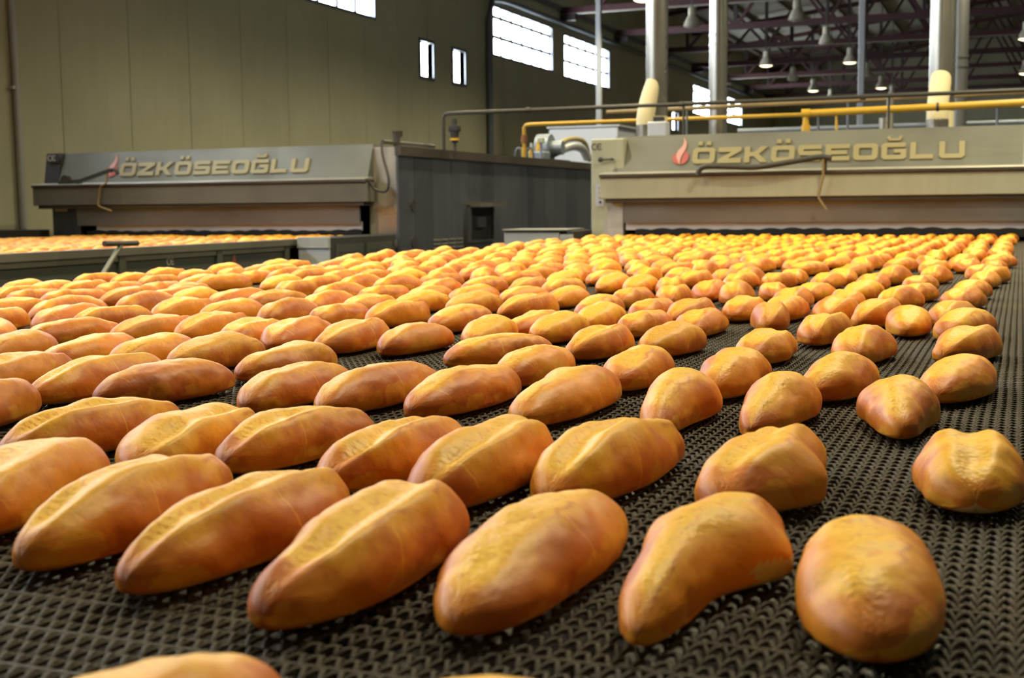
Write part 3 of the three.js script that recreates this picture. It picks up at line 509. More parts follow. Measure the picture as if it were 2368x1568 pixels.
{
  const t = thing('conveyor', 'left conveyor with grey green side panels leading out of the left oven', 'conveyor'), X = -5.16;
  belt(t, -8.1, X - 0.03, -2.0, -10.6);
  for (let k = 0; k < 8; k++) part(t, 'slide_bar', box(-7.95 + k * 0.36, -7.92 + k * 0.36, 0.86, 0.886, -2, -10.6), M.bed);
  for (const z of [-3.5, -5, -6.58, -7.63, -8.52]) part(t, 'cross_member', box(-8.12, X - 0.03, 0.78, 0.86, z - 0.03, z + 0.03), M.frameGreen);
  part(t, 'side_rail', box(X - 0.025, X + 0.02, 0.895, 0.945, -2, -8.66, 0.004), M.rail, 'steel rail along the top'); part(t, 'side_rail', box(-8.18, -8.12, 0.74, 0.945, -2, -9.7), M.dark);
  for (const [a, b] of [[-2, -3.5], [-3.5, -5], [-5, -6.56], [-6.6, -7.62], [-7.66, -8.5]]) { const p = part(t, 'side_panel', box(X - 0.03, X - 0.01, 0.2, 0.895, a, b), M.frameGreen); part(p, 'panel_fold', box(X - 0.01, X + 0.004, 0.86, 0.895, a, b), M.rail); }
  for (const z of [-3.5, -5, -6.58, -7.63, -8.52]) part(t, 'post', box(X - 0.01, X + 0.012, 0, 0.895, z - 0.03, z + 0.03, 0.003), M.frameGreen);
  for (const z of [-3.5, -5, -6.58, -7.63, -8.52]) part(t, 'leg', box(-8.18, -8.12, 0, 0.74, z - 0.03, z + 0.03), M.frameGreen);
  part(t, 'end_housing', box(-5.1, -4.84, 0.1, 0.955, -8.62, -9.72, 0.006), M.dark); part(t, 'housing_front', box(-5.1, -4.84, 0.3, 0.83, -8.6, -8.62), M.boxFront); part(t, 'housing_cap', box(-5.105, -4.835, 0.875, 0.96, -8.585, -8.62, 0.004), M.boxFront, 'white sheet steel cap'); part(t, 'housing_band', box(-5.1, -4.84, 0.83, 0.875, -8.6, -8.62), M.greyPlate);
  for (let k = 0; k < 2; k++) { const b = part(t, 'vent_panel', box(-4.84, -4.832, 0.6, 0.9, -8.7 - k * 0.5, -9.14 - k * 0.5), M.frameGreen); for (let i = 0; i < 5; i++) part(b, 'slot', box(-4.832, -4.829, 0.84 - i * 0.03, 0.848 - i * 0.03, -8.75 - k * 0.5, -9.09 - k * 0.5), M.ink); }
  part(t, 'left_housing', box(-9.0, -8.42, 0.1, 1.005, -8.9, -9.72), M.dark);
  const ce = ceMark(0.045, 0.002); ce.rotateY(Math.PI / 2); ce.translate(X - 0.009, 0.815, -7.05); part(t, 'approval_mark', ce, M.label);
  lettering(0.44, 0.045, 0.012, 0.001).forEach((g) => { g.rotateY(Math.PI / 2); g.translate(X - 0.0095, 0.80, -7.86); part(t, 'letter', g, M.ink, 'small black capital'); });
  flameGeos(0.07, 0.001).forEach((g) => { g.rotateY(Math.PI / 2); g.translate(X - 0.0095, 0.80, -7.83); part(t, 'flame_emblem', g, M.flame); });
}
{
  const t = thing('t_handle', 'T-shaped steel crank handle rising in front of the left conveyor', 'handle');
  const o = [-4.72, 0, 0];
  part(t, 'crossbar', cyl(0.016, 0.016, [-4.72, 0.99, -5.88], [-4.72, 0.985, -6.17], 14), M.ledgeEdge); part(t, 'stem', cyl(0.017, 0.014, [-4.70, 0.3, -5.28], [-4.72, 0.985, -6.03], 12), M.rail);
  part(t, 'foot', box(-4.78, -4.62, 0.0, 0.32, -5.2, -5.34), M.frameGreen);
}

// ---------------------------------------------------------------- bread
// crust colour, u along the loaf, v round it (0.5 = along the score on top)
const CR = { gold: [234, 148, 34], orange: [221, 124, 24], brown: [192, 100, 18], deep: [154, 74, 12], pale: [252, 188, 36], kiss: [232, 174, 50], crumb: [250, 196, 58] };
const fb3 = (x, y, z, o) => { let s = 0, a = 0.5; for (let i = 0; i < o; i++) { s += a * noise(x + i * 5.3, y + i * 3.1, z + i * 7.7); x *= 2.03; y *= 2.03; z *= 2.03; a *= 0.5; } return s; };
function crust(k) {
  const o = k * 31.7, wide = [0.055, 0.08, 0.045, 0.07, 0.06, 0.09, 0.05, 0.065][k], dark = [0.0, 0.12, -0.08, 0.25, 0.04, -0.05, 0.16, -0.1][k];
  const lines = [0, 1, 2].map((i) => [0.12 + 0.76 * hash(k, i, 3), 0.15 + 0.7 * hash(k, i, 5)]);
  return texture(512, 256, (u, v) => {
    const tt = 2 * u - 1, ra = Math.sqrt(Math.max(0, 1 - tt * tt)), X = ra * Math.sin(2 * Math.PI * v) + 4, Y = -ra * Math.cos(2 * Math.PI * v) + 4, Zz = tt * 2.3 + o + 0.01;
    const n1 = fb3(X * 0.9, Y * 0.9, Zz * 0.9, 4), n2 = fb3(X * 5, Y * 5, Zz * 5, 3), n3 = noise(X * 28, Y * 28, Zz * 28);
    const end = Math.abs(u - 0.5) * 2, q = Math.abs(v - 0.5);
    let c = mix3(CR.gold, CR.orange, smooth(-0.35, 0.25, n1 + dark));
    c = mix3(c, CR.brown, 0.62 * smooth(-0.02, 0.5, n1 * 0.9 + n2 * 0.25 + 0.1 + dark * 0.7 + 0.22 * smooth(0.62, 1, end)));
    c = mix3(c, CR.deep, 0.48 * smooth(0.22, 0.75, fb3(X * 1.3 + 7, Y * 1.3, Zz * 1.3, 4) * 0.9 + 0.24 * smooth(0.72, 1, end) + dark * 0.4));
    // pale sides where neighbours touched while baking: blotches with an outline of their own
    const kiss = fb3(X * 1.5 + 3, Y * 1.5, Zz * 1.5 + 20, 4) + 0.2 - 3.4 * Math.abs(q - 0.3);
    c = mix3(c, CR.kiss, 0.62 * smooth(0.05, 0.2, kiss));
    // the opened score: torn pale band with ragged edges and fibres
    const run = smooth(0.98, 0.7, end + 0.12 * noise(u * 9, o)), b = wide * run * (1 + 0.5 * fbm(u * 9 + o, 2.2, 3)) + 0.01 * noise(u * 40, v * 40);
    c = mix3(c, CR.pale, smooth(b * 2.3 + 0.02, b * 0.6, q) * run);
    const tear = smooth(b * 0.85, b * 0.45, q + 0.02 * noise(u * 45, v * 35)) * run;
    c = mix3(c, CR.crumb, 0.75 * tear);
    c = mix3(c, CR.orange, 0.4 * tear * smooth(0.25, 0.6, noise(u * 70 + v * 30, v * 110 + o)));
    // crisp browned lip along one side of the score
    c = mix3(c, CR.brown, 0.5 * run * smooth(0.016, 0.0, Math.abs(v - 0.5 - wide * 1.1 - 0.012 * noise(u * 16 + o, 6.1))) * smooth(0.0, 0.5, noise(u * 7 + o, 4.4)));
    for (const [lu, lv] of lines) { const d = Math.abs(u - lu - 0.03 * Math.sin(v * 9 + lu * 9) - 0.004 * noise(v * 40, lu)); c = mix3(c, CR.crumb, 0.5 * smooth(0.007, 0.001, d) * smooth(0.16, 0.06, Math.abs(v - lv))); }
    const f = 1 + 0.05 * n2 + 0.025 * n3 - 0.07 * smooth(0.6, 0.85, noise(X * 15, Y * 15, Zz * 15 + 3));
    return [c[0] * f, c[1] * f, c[2] * f];
  });
}
const crusts = []; for (let k = 0; k < 8; k++) crusts.push(crust(k));
const crustBump = texture(512, 256, (u, v) => { const q = Math.abs(v - 0.5); return 0.5 + 0.12 * fbm(u * 40, v * 30, 3) + 0.3 * smooth(0.09, 0.03, q) * fbm(u * 70, v * 60, 3) + 0.06 * fbm(u * 9, v * 9, 3); }, false);
const TINTS = [[1, 1, 1], [0.9, 0.86, 0.8], [1.0, 0.95, 0.88], [0.84, 0.76, 0.68], [1.0, 1.0, 1.0]];
const breadMat = crusts.map((m) => TINTS.map((t) => new THREE.MeshPhysicalMaterial({ color: lin(...t), map: m, bumpMap: crustBump, bumpScale: 0.0022, roughness: 0.5, specularIntensity: 0.75, clearcoat: 0.05, clearcoatRoughness: 0.4 })));
const breadMany = new THREE.MeshPhysicalMaterial({ map: crusts[4], bumpMap: crustBump, bumpScale: 0.002, roughness: 0.5, specularIntensity: 0.75, vertexColors: true });

// a loaf lying along z, nearer end at +z; p: L, W, H, taper, bend, groove, wide, bump [t, side, size, spread], s (random)
function loafGrid(p, nu, nv) {
  const pos = [], uv = [], idx = [], hb = 0.3 * p.H, ht = p.H - hb;
  for (let i = 0; i <= nu; i++) {
    const t = -Math.cos(Math.PI * i / nu), at = Math.abs(t), r = Math.pow(Math.max(0, 1 - Math.pow(at, p.blunt + 0.2)), 0.5), rh = Math.pow(Math.max(0, 1 - Math.pow(at, p.blunt)), 0.58), nk = 1 - (p.neck ?? 0) * smooth(0.25, -0.35, t);
    const w = p.W / 2 * r * nk * (1 + p.taper * t + 0.06 * noise(t * 1.4 + p.s, 0.5 + p.s)), h = rh * (0.5 + 0.5 * nk) * (1 + 0.7 * p.taper * t + 0.09 * noise(t * 1.7 + p.s * 3, 1.3));
    const sway = p.bend * (t * t - 0.4) + 0.05 * p.W * noise(t * 2 + p.s, 8.8), cut = smooth(0.97, 0.6, at + 0.1 * noise(t * 2.2 + p.s, 5.5)), wander = 0.03 * noise(t * 1.5 + p.s * 2, 3.1) + p.side;
    const knob = p.ends * (smooth(0.5, 0.8, at) - smooth(0.8, 1, at));
    for (let j = 0; j <= nv; j++) {
      const v = j / nv, a = 2 * Math.PI * v, sx = -Math.sin(a), cy = -Math.cos(a), q = v - 0.5 - wander;
      let x = w * Math.sign(sx) * Math.pow(Math.abs(sx), 0.86), y = hb * 1.0 + (cy > 0 ? ht * h * Math.pow(cy, 0.92) : -hb * Math.pow(r, 0.45) * Math.pow(-cy, 0.5));
      const topness = smooth(0.1, 0.7, cy);
      y += topness * cut * (-p.groove * Math.exp(-((q / 0.034) ** 2)) + p.groove * 0.75 * Math.exp(-(((q - 0.075) / 0.038) ** 2)) + p.groove * 0.3 * Math.exp(-(((q + 0.085) / 0.045) ** 2)));
      y += topness * cut * p.ridge * Math.exp(-((q / 0.06) ** 2));
      const f = noise(x * 30 + p.s * 7, t * 3.2, y * 30 + 1.5) * 0.0034 + noise(x * 90 + p.s, t * 9, y * 90 + 4.2) * 0.0011;
      const ring = p.rings * Math.sin(t * 15 + p.s + x * 40) * topness * 0.5;
      if (cy > -0.4) { x += f * sx * r; y += (f + ring) * Math.max(0, cy) * r; }
      if (p.bump) { const [bt, bs, amp, sp] = p.bump, g = Math.exp(-(((t - bt) / sp) ** 2)); if (sx * bs > 0) x += bs * amp * g * Math.pow(Math.abs(sx), 1.4); }
      x += knob * w * Math.sign(sx) * Math.abs(sx) * 0.5 + sway;
      pos.push(x, Math.max(0, y), -t * p.L / 2); uv.push((t + 1) / 2, v - wander * smooth(0, 0.2, 0.5 - Math.abs(v - 0.5)));
    }
  }
  for (let i = 0; i < nu; i++) for (let j = 0; j < nv; j++) { const a = i * (nv + 1) + j, b = a + 1, c = a + nv + 1, d = c + 1; idx.push(a, b, c, b, d, c); }
  const g = new THREE.BufferGeometry(); g.setAttribute('position', new THREE.Float32BufferAttribute(pos, 3)); g.setAttribute('uv', new THREE.Float32BufferAttribute(uv, 2)); g.setIndex(idx); g.computeVertexNormals();
  const n = g.attributes.normal; for (let i = 0; i <= nu; i++) { const a = i * (nv + 1), b = a + nv; for (const k of [a, b]) n.setXYZ(k, 0, -1, 0); }
  return g;
}
function pick(g, keep) {                               // the faces whose mean uv passes, with only their own vertices
  const I = g.index.array, uv = g.attributes.uv, map = new Map(), ix = [], P = [], N = [], U = [];
  for (let f = 0; f < I.length; f += 3) {
    if (!keep((uv.getX(I[f]) + uv.getX(I[f + 1]) + uv.getX(I[f + 2])) / 3, (uv.getY(I[f]) + uv.getY(I[f + 1]) + uv.getY(I[f + 2])) / 3)) continue;
    for (let k = 0; k < 3; k++) { const v = I[f + k]; if (!map.has(v)) { map.set(v, map.size); for (let c = 0; c < 3; c++) { P.push(g.attributes.position.array[3 * v + c]); N.push(g.attributes.normal.array[3 * v + c]); } U.push(uv.getX(v), uv.getY(v)); } ix.push(map.get(v)); }
  }
  const o = new THREE.BufferGeometry(); o.setAttribute('position', new THREE.Float32BufferAttribute(P, 3)); o.setAttribute('normal', new THREE.Float32BufferAttribute(N, 3)); o.setAttribute('uv', new THREE.Float32BufferAttribute(U, 2)); o.setIndex(ix); return o;
}
const onScore = (u, v) => Math.abs(u - 0.5) < 0.4 && Math.abs(v - 0.5) < 0.07 * smooth(0.42, 0.25, Math.abs(u - 0.5)) + 0.02;
const randomLoaf = (L, W) => ({ L, W, H: 0.0555 + gauss() * 0.0025, taper: rr(0.0, 0.2), bend: gauss() * 0.004, groove: rnd() < 0.6 ? rr(0.001, 0.0055) : rr(0, 0.001), ridge: rnd() < 0.4 ? rr(0.001, 0.003) : 0, ends: 0, rings: rnd() < 0.4 ? 0.0012 : 0, blunt: rr(1.95, 2.45), side: gauss() * 0.018, s: rr(0, 60), bump: null });
const paleCrumb = mat({ color: new THREE.Color(0xe2cc84), roughness: 0.75, bumpMap: crustBump, bumpScale: 0.002 });
function buildLoaf(p, nu, nv, m) {                     // a Group: crust and the opened score along its top
  const g = loafGrid(p, nu, nv), o = new THREE.Group();
  const pale = p.pale ?? (() => false);
  part(o, 'crust', pick(g, (u, v) => !onScore(u, v) && !pale(u, v)), m); if (p.pale) part(o, 'torn_patch', pick(g, (u, v) => pale(u, v) && !onScore(u, v)), paleCrumb, 'pale unbaked patch'); part(o, 'score', pick(g, onScore), m, 'paler torn score along the top'); return o;
}
// [x mm, -z mm, turn in degrees, length mm, width mm, number in the front rows, row, place from the right edge]
const LOAVES = [[-235,491,8,230,95,1,1,0],[-382,464,8,230,95,0,1,0],[-88,862,-9,235,95,8,1,1],[-206,878,2,305,85,7,1,2],[-320,860,-1,305,96,6,1,3],[-437,827,-4,305,94,5,1,4],
[-565,861,-2,305,92,4,1,5],[-687,882,-6,305,89,3,1,6],[-830,910,-15,283,91,2,1,7],[-36,1254,-4,209,100,17,2,1],[-213,1203,6,277,93,16,2,2],[-475,1145,-2,301,90,14,2,4],
[-366,1194,5,302,98,15,2,3],[-584,1167,5,261,89,13,2,5],[-726,1209,7,251,94,12,2,6],[-844,1186,-9,277,98,11,2,7],[-974,1190,6,268,95,10,2,8],[-129,1613,-3,236,95,27,3,1],
[-276,1600,0,305,94,26,3,2],[-393,1567,-3,305,91,25,3,3],[-1215,1253,-15,275,91,9,2,9],[-548,1591,1,305,93,24,3,4],[-696,1600,3,287,95,23,3,5],[-820,1587,4,305,91,22,3,6],
[-937,1562,1,272,92,21,3,7],[-77,1919,8,271,93,34,4,1],[-1132,1529,14,243,91,20,3,8],[-236,1884,5,265,93,33,4,2],[-385,1860,1,259,89,32,4,3],[-1254,1542,1,296,90,19,3,9],
[-537,1897,-1,265,92,31,4,4],[-1445,1578,-10,301,93,18,3,10],[-697,1885,1,251,90,30,4,5],[-1108,1822,5,249,88,28,4,6],[-1287,1883,4,239,97,-1,4,7],[-81,2366,14,244,91,-1,5,1],
[-248,2301,4,250,98,-1,5,2],[-835,2077,22,255,92,29,5,6],[-406,2252,5,246,90,-1,5,3],[-1415,1882,-6,259,90,-1,4,8],[-1531,1866,0,252,92,-1,4,9],[-704,2235,4,243,90,-1,5,5],
[-1703,1863,-12,242,90,-1,4,10],[-590,2301,7,243,92,-1,5,4],[-1061,2200,3,243,92,-1,5,8],[-1192,2205,-5,286,100,-1,5,9],[-351,2578,6,244,88,-1,6,3],[-969,2345,-6,245,92,-1,5,7],
[-1327,2225,-7,285,95,-1,5,10],[-101,2732,14,242,94,-1,6,1],[-1434,2230,-8,250,95,-1,5,11],[-866,2467,2,242,92,-1,6,7],[-1796,2130,20,231,92,-1,5,14],[-1955,2077,-44,228,90,-1,5,16],
[-212,2791,-3,228,94,-1,6,2],[-1671,2230,0,269,92,-1,5,13],[-733,2631,2,242,87,-1,6,5],[-1576,2302,-5,273,89,-1,5,12],[-620,2681,1,244,92,-1,6,4],[-958,2590,4,240,94,-1,6,8],
[-502,2818,-11,228,81,-1,7,4],[-856,2713,0,242,92,-1,6,6],[-1149,2614,4,239,95,-1,6,9],[-291,2969,11,241,90,-1,7,2],[-139,3045,10,242,90,-1,7,1],[-2158,2310,-17,240,90,-1,5,18],
[-1924,2414,10,234,95,-1,5,15],[-1332,2684,5,237,96,-1,6,10],[-706,2933,2,285,91,-1,7,7],[-2040,2414,-2,265,97,-1,5,17],[-1470,2649,-1,238,96,-1,6,11],[-394,3075,3,244,96,-1,7,3],
[-511,3055,4,242,90,-1,7,5],[-1596,2637,2,237,91,-1,6,12],[-803,2955,0,246,92,-1,7,8],[-605,3067,3,263,89,-1,7,6],[-1769,2662,-1,263,87,-1,6,13],[-946,2988,1,240,90,-1,7,9],
[-1112,2956,12,236,90,-1,7,10],[-1920,2680,-4,249,93,-1,6,14],[-2197,2591,2,268,94,-1,6,16],[-1288,3020,8,236,97,-1,7,11],[-280,3422,14,238,91,-1,8,2],[-130,3491,12,240,93,-1,8,1],
[-2406,2636,7,258,89,-1,6,17],[-1559,2974,0,267,92,-1,7,13],[-2094,2766,3,235,94,-1,6,15],[-415,3431,-3,228,93,-1,8,3],[-1664,2948,-1,267,94,-1,7,14],[-544,3399,1,242,93,-1,8,4],
[-1450,3055,11,235,93,-1,7,12],[-967,3353,0,239,89,-1,8,6],[-1137,3316,0,239,94,-1,8,7],[-1875,3040,13,233,93,-1,7,15],[-872,3434,-5,243,93,-1,8,5],[-721,3531,-5,238,93,-1,9,6],
[-2108,2995,1,217,89,-1,7,17],[-262,3739,8,239,89,-1,9,2],[-2004,3059,6,273,93,-1,7,16],[-1406,3301,4,257,95,-1,8,9],[-1290,3378,9,239,90,-1,8,8],[-126,3837,11,239,92,-1,9,1],
[-408,3732,11,238,94,-1,9,3],[-537,3703,7,240,96,-1,9,4],[-2491,2966,17,226,97,-1,7,20],[-651,3689,-11,228,81,-1,9,5],[-2342,3028,-1,274,87,-1,7,19],[-2603,2934,8,209,91,-1,7,21],
[-1682,3296,7,235,93,-1,8,11],[-2225,3090,20,231,90,-1,7,18],[-1572,3362,1,237,92,-1,8,10],[-827,3684,-3,285,91,-1,9,7],[-1828,3309,12,233,94,-1,8,12],[-2740,3020,-2,211,85,-1,7,22],
[-2859,2985,-4,215,90,-1,7,23],[-978,3819,-12,228,97,-1,9,8],[-1286,3709,8,235,92,-1,9,10],[-2362,3322,-4,230,88,-1,8,14],[-284,4139,5,241,94,-1,10,1],[-2060,3449,-5,236,93,-1,8,13],
[-1658,3636,0,236,96,-1,9,13],[-1406,3735,2,237,93,-1,9,11],[-1088,3860,-2,282,95,-1,9,9],[-2467,3330,-10,247,96,-1,8,15],[-2603,3303,-1,223,95,-1,8,16],[-1550,3717,9,235,90,-1,9,12],
[-2724,3293,4,220,91,-1,8,17],[-424,4198,1,230,99,-1,10,2],[-1187,3902,-1,279,89,-1,10,7],[-1822,3670,11,249,89,-1,9,14],[-2848,3282,-1,220,97,-1,8,18],[-102,4384,5,243,90,-1,11,1],
[-573,4236,5,260,92,-1,10,3],[-830,4137,5,264,92,-1,10,5],[-2979,3308,-8,222,90,-1,8,19],[-721,4202,7,237,95,-1,10,4],[-1980,3722,4,250,89,-1,9,15],[-2257,3690,-3,250,96,-1,9,17],
[-2147,3755,0,269,89,-1,9,16],[-997,4209,7,236,91,-1,10,6],[-1413,4074,0,248,94,-1,10,8],[-1802,3951,8,247,92,-1,10,11],[-2482,3692,16,234,94,-1,9,18],[-389,4519,10,238,94,-1,11,3],
[-81,4642,12,237,93,-1,12,1],[-263,4609,8,239,94,-1,11,2],[-556,4499,-8,228,98,-1,11,4],[-849,4386,1,227,91,-1,11,6],[-2729,3671,-2,230,88,-1,9,20],[-719,4470,-10,228,92,-1,11,5],
[-2606,3738,-5,244,95,-1,9,19],[-1589,4143,18,223,92,-1,10,9],[-1092,4378,0,250,89,-1,11,8],[-945,4440,0,239,93,-1,11,7],[-1722,4136,-14,228,93,-1,10,10],[-2857,3705,0,231,91,-1,9,21],
[-2980,3670,5,242,86,-1,9,22],[-1340,4317,6,275,99,-1,11,10],[-1988,4069,11,242,87,-1,10,13],[-1880,4144,-4,226,93,-1,10,12],[-125,4851,11,244,95,-1,12,2],[-2111,4074,4,226,84,-1,10,14],
[-1218,4426,-3,212,90,-1,11,9],[-1463,4380,-10,236,93,-1,11,11],[-2253,4083,5,222,90,-1,10,15],[-1597,4364,12,230,93,-1,11,12],[-2377,4088,10,246,92,-1,10,16],[-1740,4416,-4,228,92,-1,11,13],
[-2485,4125,12,246,90,-1,10,17],[-2606,4085,-3,196,91,-1,10,18],[-1851,4389,10,241,91,-1,11,14],[-578,4933,9,236,94,-1,12,3],[-2728,4120,-5,187,97,-1,10,19],[-2855,4071,0,218,92,-1,10,20],
[-1973,4431,-10,250,89,-1,11,15],[-959,4840,6,234,95,-1,12,4],[-2098,4406,19,218,90,-1,11,16],[-1097,4799,3,219,87,-1,12,5],[-2991,4071,2,228,98,-1,10,21],[-88,5228,-2,212,89,-1,13,1],
[-1342,4741,-9,215,88,-1,12,7],[-1206,4805,16,232,90,-1,12,6],[-752,5000,22,245,95,-1,13,6],[-2215,4468,-14,219,100,-1,11,17],[-1471,4763,2,217,90,-1,12,8],[-1585,4743,3,210,95,-1,12,9],
[-2349,4447,12,234,91,-1,11,18],[-304,5248,13,276,96,-1,13,3],[-184,5330,5,229,95,-1,13,2],[-2497,4457,-7,225,99,-1,11,19],[-1722,4770,16,236,88,-1,12,10],[-574,5226,-10,243,94,-1,13,5],
[-1863,4744,4,237,92,-1,12,11],[-438,5313,16,265,95,-1,13,4],[-2608,4469,3,235,96,-1,11,20],[-830,5201,2,214,93,-1,13,7],[-2751,4461,16,235,89,-1,11,21],[-1989,4780,15,231,88,-1,12,12],
[-964,5193,8,263,88,-1,13,8],[-1083,5147,11,218,97,-1,13,9],[-1335,5093,0,235,91,-1,13,11],[-2107,4807,4,239,100,-1,12,13],[-222,5550,8,229,94,-1,14,2],[-1211,5169,0,231,96,-1,13,10],
[-2870,4520,-4,245,92,-1,11,22],[-2998,4472,1,225,91,-1,11,23],[-351,5517,-11,212,95,-1,14,3],[-2227,4812,3,227,91,-1,12,14],[-573,5489,9,275,92,-1,14,4],[-1462,5146,-2,212,90,-1,13,12],
[-1595,5101,9,214,91,-1,13,13],[-2355,4808,-7,234,91,-1,12,15],[-83,5711,20,273,98,-1,14,1],[-2493,4802,-1,248,94,-1,12,16],[-1723,5142,4,237,93,-1,13,14],[-714,5570,14,245,95,-1,14,5],
[-2607,4843,-1,237,90,-1,12,17],[-847,5559,10,216,89,-1,14,6],[-958,5542,0,223,84,-1,14,7],[-1859,5191,0,207,92,-1,13,15],[-2861,4802,-4,215,93,-1,12,19],[-2721,4869,4,237,94,-1,12,18],
[-1974,5174,1,222,100,-1,13,16],[-219,5871,7,227,99,-1,15,1],[-2972,4820,1,231,94,-1,12,20],[-1081,5564,-9,212,88,-1,14,8],[-2235,5127,7,231,88,-1,13,18],[-1200,5539,-9,248,97,-1,14,9],
[-340,5880,1,203,86,-1,15,2],[-2099,5192,5,231,91,-1,13,17],[-2489,5087,5,214,83,-1,13,20],[-457,5891,13,225,91,-1,15,3],[-1476,5511,14,236,91,-1,14,11],[-577,5881,15,214,94,-1,15,4],
[-2360,5193,-11,218,87,-1,13,19],[-1602,5522,-11,241,91,-1,14,12],[-1354,5625,10,219,91,-1,14,10],[-708,5881,11,239,92,-1,15,5],[-2735,5102,3,226,93,-1,13,22],[-1727,5527,9,239,101,-1,14,13],
[-848,5878,3,238,98,-1,15,6],[-2620,5205,-16,233,90,-1,13,21],[-73,6206,-4,241,95,-1,16,1],[-1856,5548,3,218,96,-1,14,14],[-1979,5511,10,238,93,-1,14,15],[-186,6217,5,225,93,-1,16,2],
[-2096,5473,-11,231,93,-1,14,16],[-965,5936,0,236,91,-1,15,7],[-2866,5204,-1,238,90,-1,13,23],[-1080,5915,4,220,92,-1,15,8],[-462,6179,-2,236,90,-1,16,4],[-357,6237,2,238,89,-1,16,3],
[-2340,5474,-2,217,96,-1,14,18],[-2234,5522,3,231,93,-1,14,17],[-1207,5930,0,218,95,-1,15,9],[-591,6219,9,220,88,-1,16,5],[-2491,5496,6,239,94,-1,14,19],[-1364,5942,10,244,91,-1,15,10],
[-698,6230,8,237,95,-1,16,6],[-2591,5515,8,219,93,-1,14,20],[-1461,5980,9,230,87,-1,15,11],[-1615,5936,5,231,93,-1,15,12],[-1721,5899,-9,222,90,-1,15,13],[-969,6196,8,227,87,-1,16,8],
[-845,6245,-10,228,90,-1,16,7],[-2733,5532,-19,238,94,-1,14,21],[-1086,6213,-4,231,90,-1,16,9],[-1839,5928,10,228,102,-1,15,14],[-2859,5531,0,232,92,-1,14,22],[-215,6581,0,224,90,-1,17,2],
[-2973,5514,-4,234,90,-1,14,23],[-1978,5907,2,228,102,-1,15,15],[-96,6653,4,233,97,-1,17,1],[-331,6583,2,220,86,-1,17,3],[-2220,5871,1,224,89,-1,15,17],[-2110,5923,1,235,88,-1,15,16],
[-1222,6274,-11,220,86,-1,16,10],[-1330,6241,2,229,92,-1,16,11],[-462,6614,1,219,89,-1,17,4],[-595,6587,10,226,93,-1,17,5],[-2359,5906,12,246,91,-1,15,18],[-1471,6273,0,224,87,-1,16,12],
[-2607,5848,3,222,99,-1,15,20],[-716,6599,-8,237,94,-1,17,6],[-2483,5930,-2,231,93,-1,15,19],[-1611,6301,4,222,100,-1,16,13],[-827,6610,3,215,93,-1,17,7],[-970,6576,1,234,90,-1,17,8],
[-1728,6297,6,238,99,-1,16,14],[-84,6946,7,231,99,-1,18,1],[-2758,5899,-4,218,89,-1,15,21],[-2864,5886,2,233,92,-1,15,22],[-1840,6305,1,239,93,-1,16,15],[-1087,6604,-1,227,94,-1,17,9],
[-2986,5892,-7,223,96,-1,15,23],[-1968,6291,15,243,96,-1,16,16],[-1465,6547,-9,226,96,-1,17,12],[-1237,6642,4,226,84,-1,17,10],[-199,7061,3,235,90,-1,18,2],[-333,7016,5,207,85,-1,18,3],
[-2102,6331,-8,230,95],[-1361,6629,5,229,96],[-470,6990,13,223,89],[-2251,6297,11,238,90],[-2362,6274,1,239,97],[-578,6988,17,225,84],
[-2481,6296,-8,210,97],[-2595,6257,11,218,92],[-725,7006,-9,217,89],[-1614,6660,4,239,97],[-2724,6246,2,207,86],[-1850,6588,2,228,92],
[-845,6988,5,231,93],[-1746,6663,1,220,93],[-2866,6261,2,219,91],[-2986,6226,3,220,91],[-966,7019,-11,216,93],[-1112,6973,4,250,93],
[-1227,6928,4,223,96],[-1965,6673,5,217,87],[-2090,6633,13,229,95],[-217,7387,10,216,84],[-91,7447,11,232,95],[-1358,6952,3,237,88],
[-2228,6636,-1,246,89],[-327,7400,12,220,90],[-1488,6970,0,227,91],[-1594,6942,4,213,97],[-2336,6658,9,228,94],[-575,7377,9,230,95],
[-2465,6648,-5,229,95],[-713,7342,0,231,89],[-464,7446,11,218,91],[-1734,6971,9,219,97],[-1839,6930,5,238,90],[-2631,6620,11,206,92],
[-969,7323,19,219,84],[-81,7704,4,216,89],[-1973,6967,3,228,91],[-2732,6678,-1,223,94],[-828,7429,3,230,93],[-2848,6640,3,238,94],
[-2988,6595,-9,228,91],[-1108,7374,1,225,96],[-225,7722,-6,224,97],[-2128,6978,4,250,95],[-1217,7344,3,215,91],[-342,7706,14,204,86],
[-2230,6971,7,226,90],[-1323,7342,-6,200,96],[-580,7694,10,215,91],[-1598,7298,9,212,99],[-1476,7348,21,243,85],[-2373,7001,15,204,88],
[-458,7758,6,234,90],[-2475,7004,5,204,90],[-723,7702,0,218,92],[-2603,6998,4,215,94],[-1711,7355,-12,209,95],[-1839,7317,-3,225,94],
[-836,7757,3,226,95],[-957,7737,-2,231,88],[-95,8077,11,230,94],[-218,8031,-10,232,95],[-2750,7044,-7,243,90],[-1993,7372,1,241,93],
[-1082,7731,4,197,102],[-2102,7346,9,205,92],[-1203,7701,3,234,104],[-2861,7080,11,231,85],[-2238,7337,-6,235,92],[-344,8096,6,218,89],
[-1355,7707,7,228,94],[-2364,7325,1,219,90],[-1484,7702,-8,249,95],[-464,8105,1,251,90],[-707,8029,1,242,93],[-2612,7294,-12,233,92],
[-579,8111,3,223,91],[-2474,7372,0,222,93],[-1706,7698,-1,210,92],[-1608,7770,3,233,88],[-1853,7679,11,227,94],[-833,8109,-3,224,89],
[-1960,7674,1,234,90],[-2722,7407,11,209,95],[-225,8388,6,229,93],[-90,8450,-14,249,86],[-2856,7368,-4,216,92],[-2098,7685,-6,234,93],
[-968,8132,2,228,99],[-1074,8092,-2,234,95],[-340,8439,-3,234,97],[-2221,7722,11,241,91],[-450,8415,-16,233,92],[-2997,7430,-13,235,95],
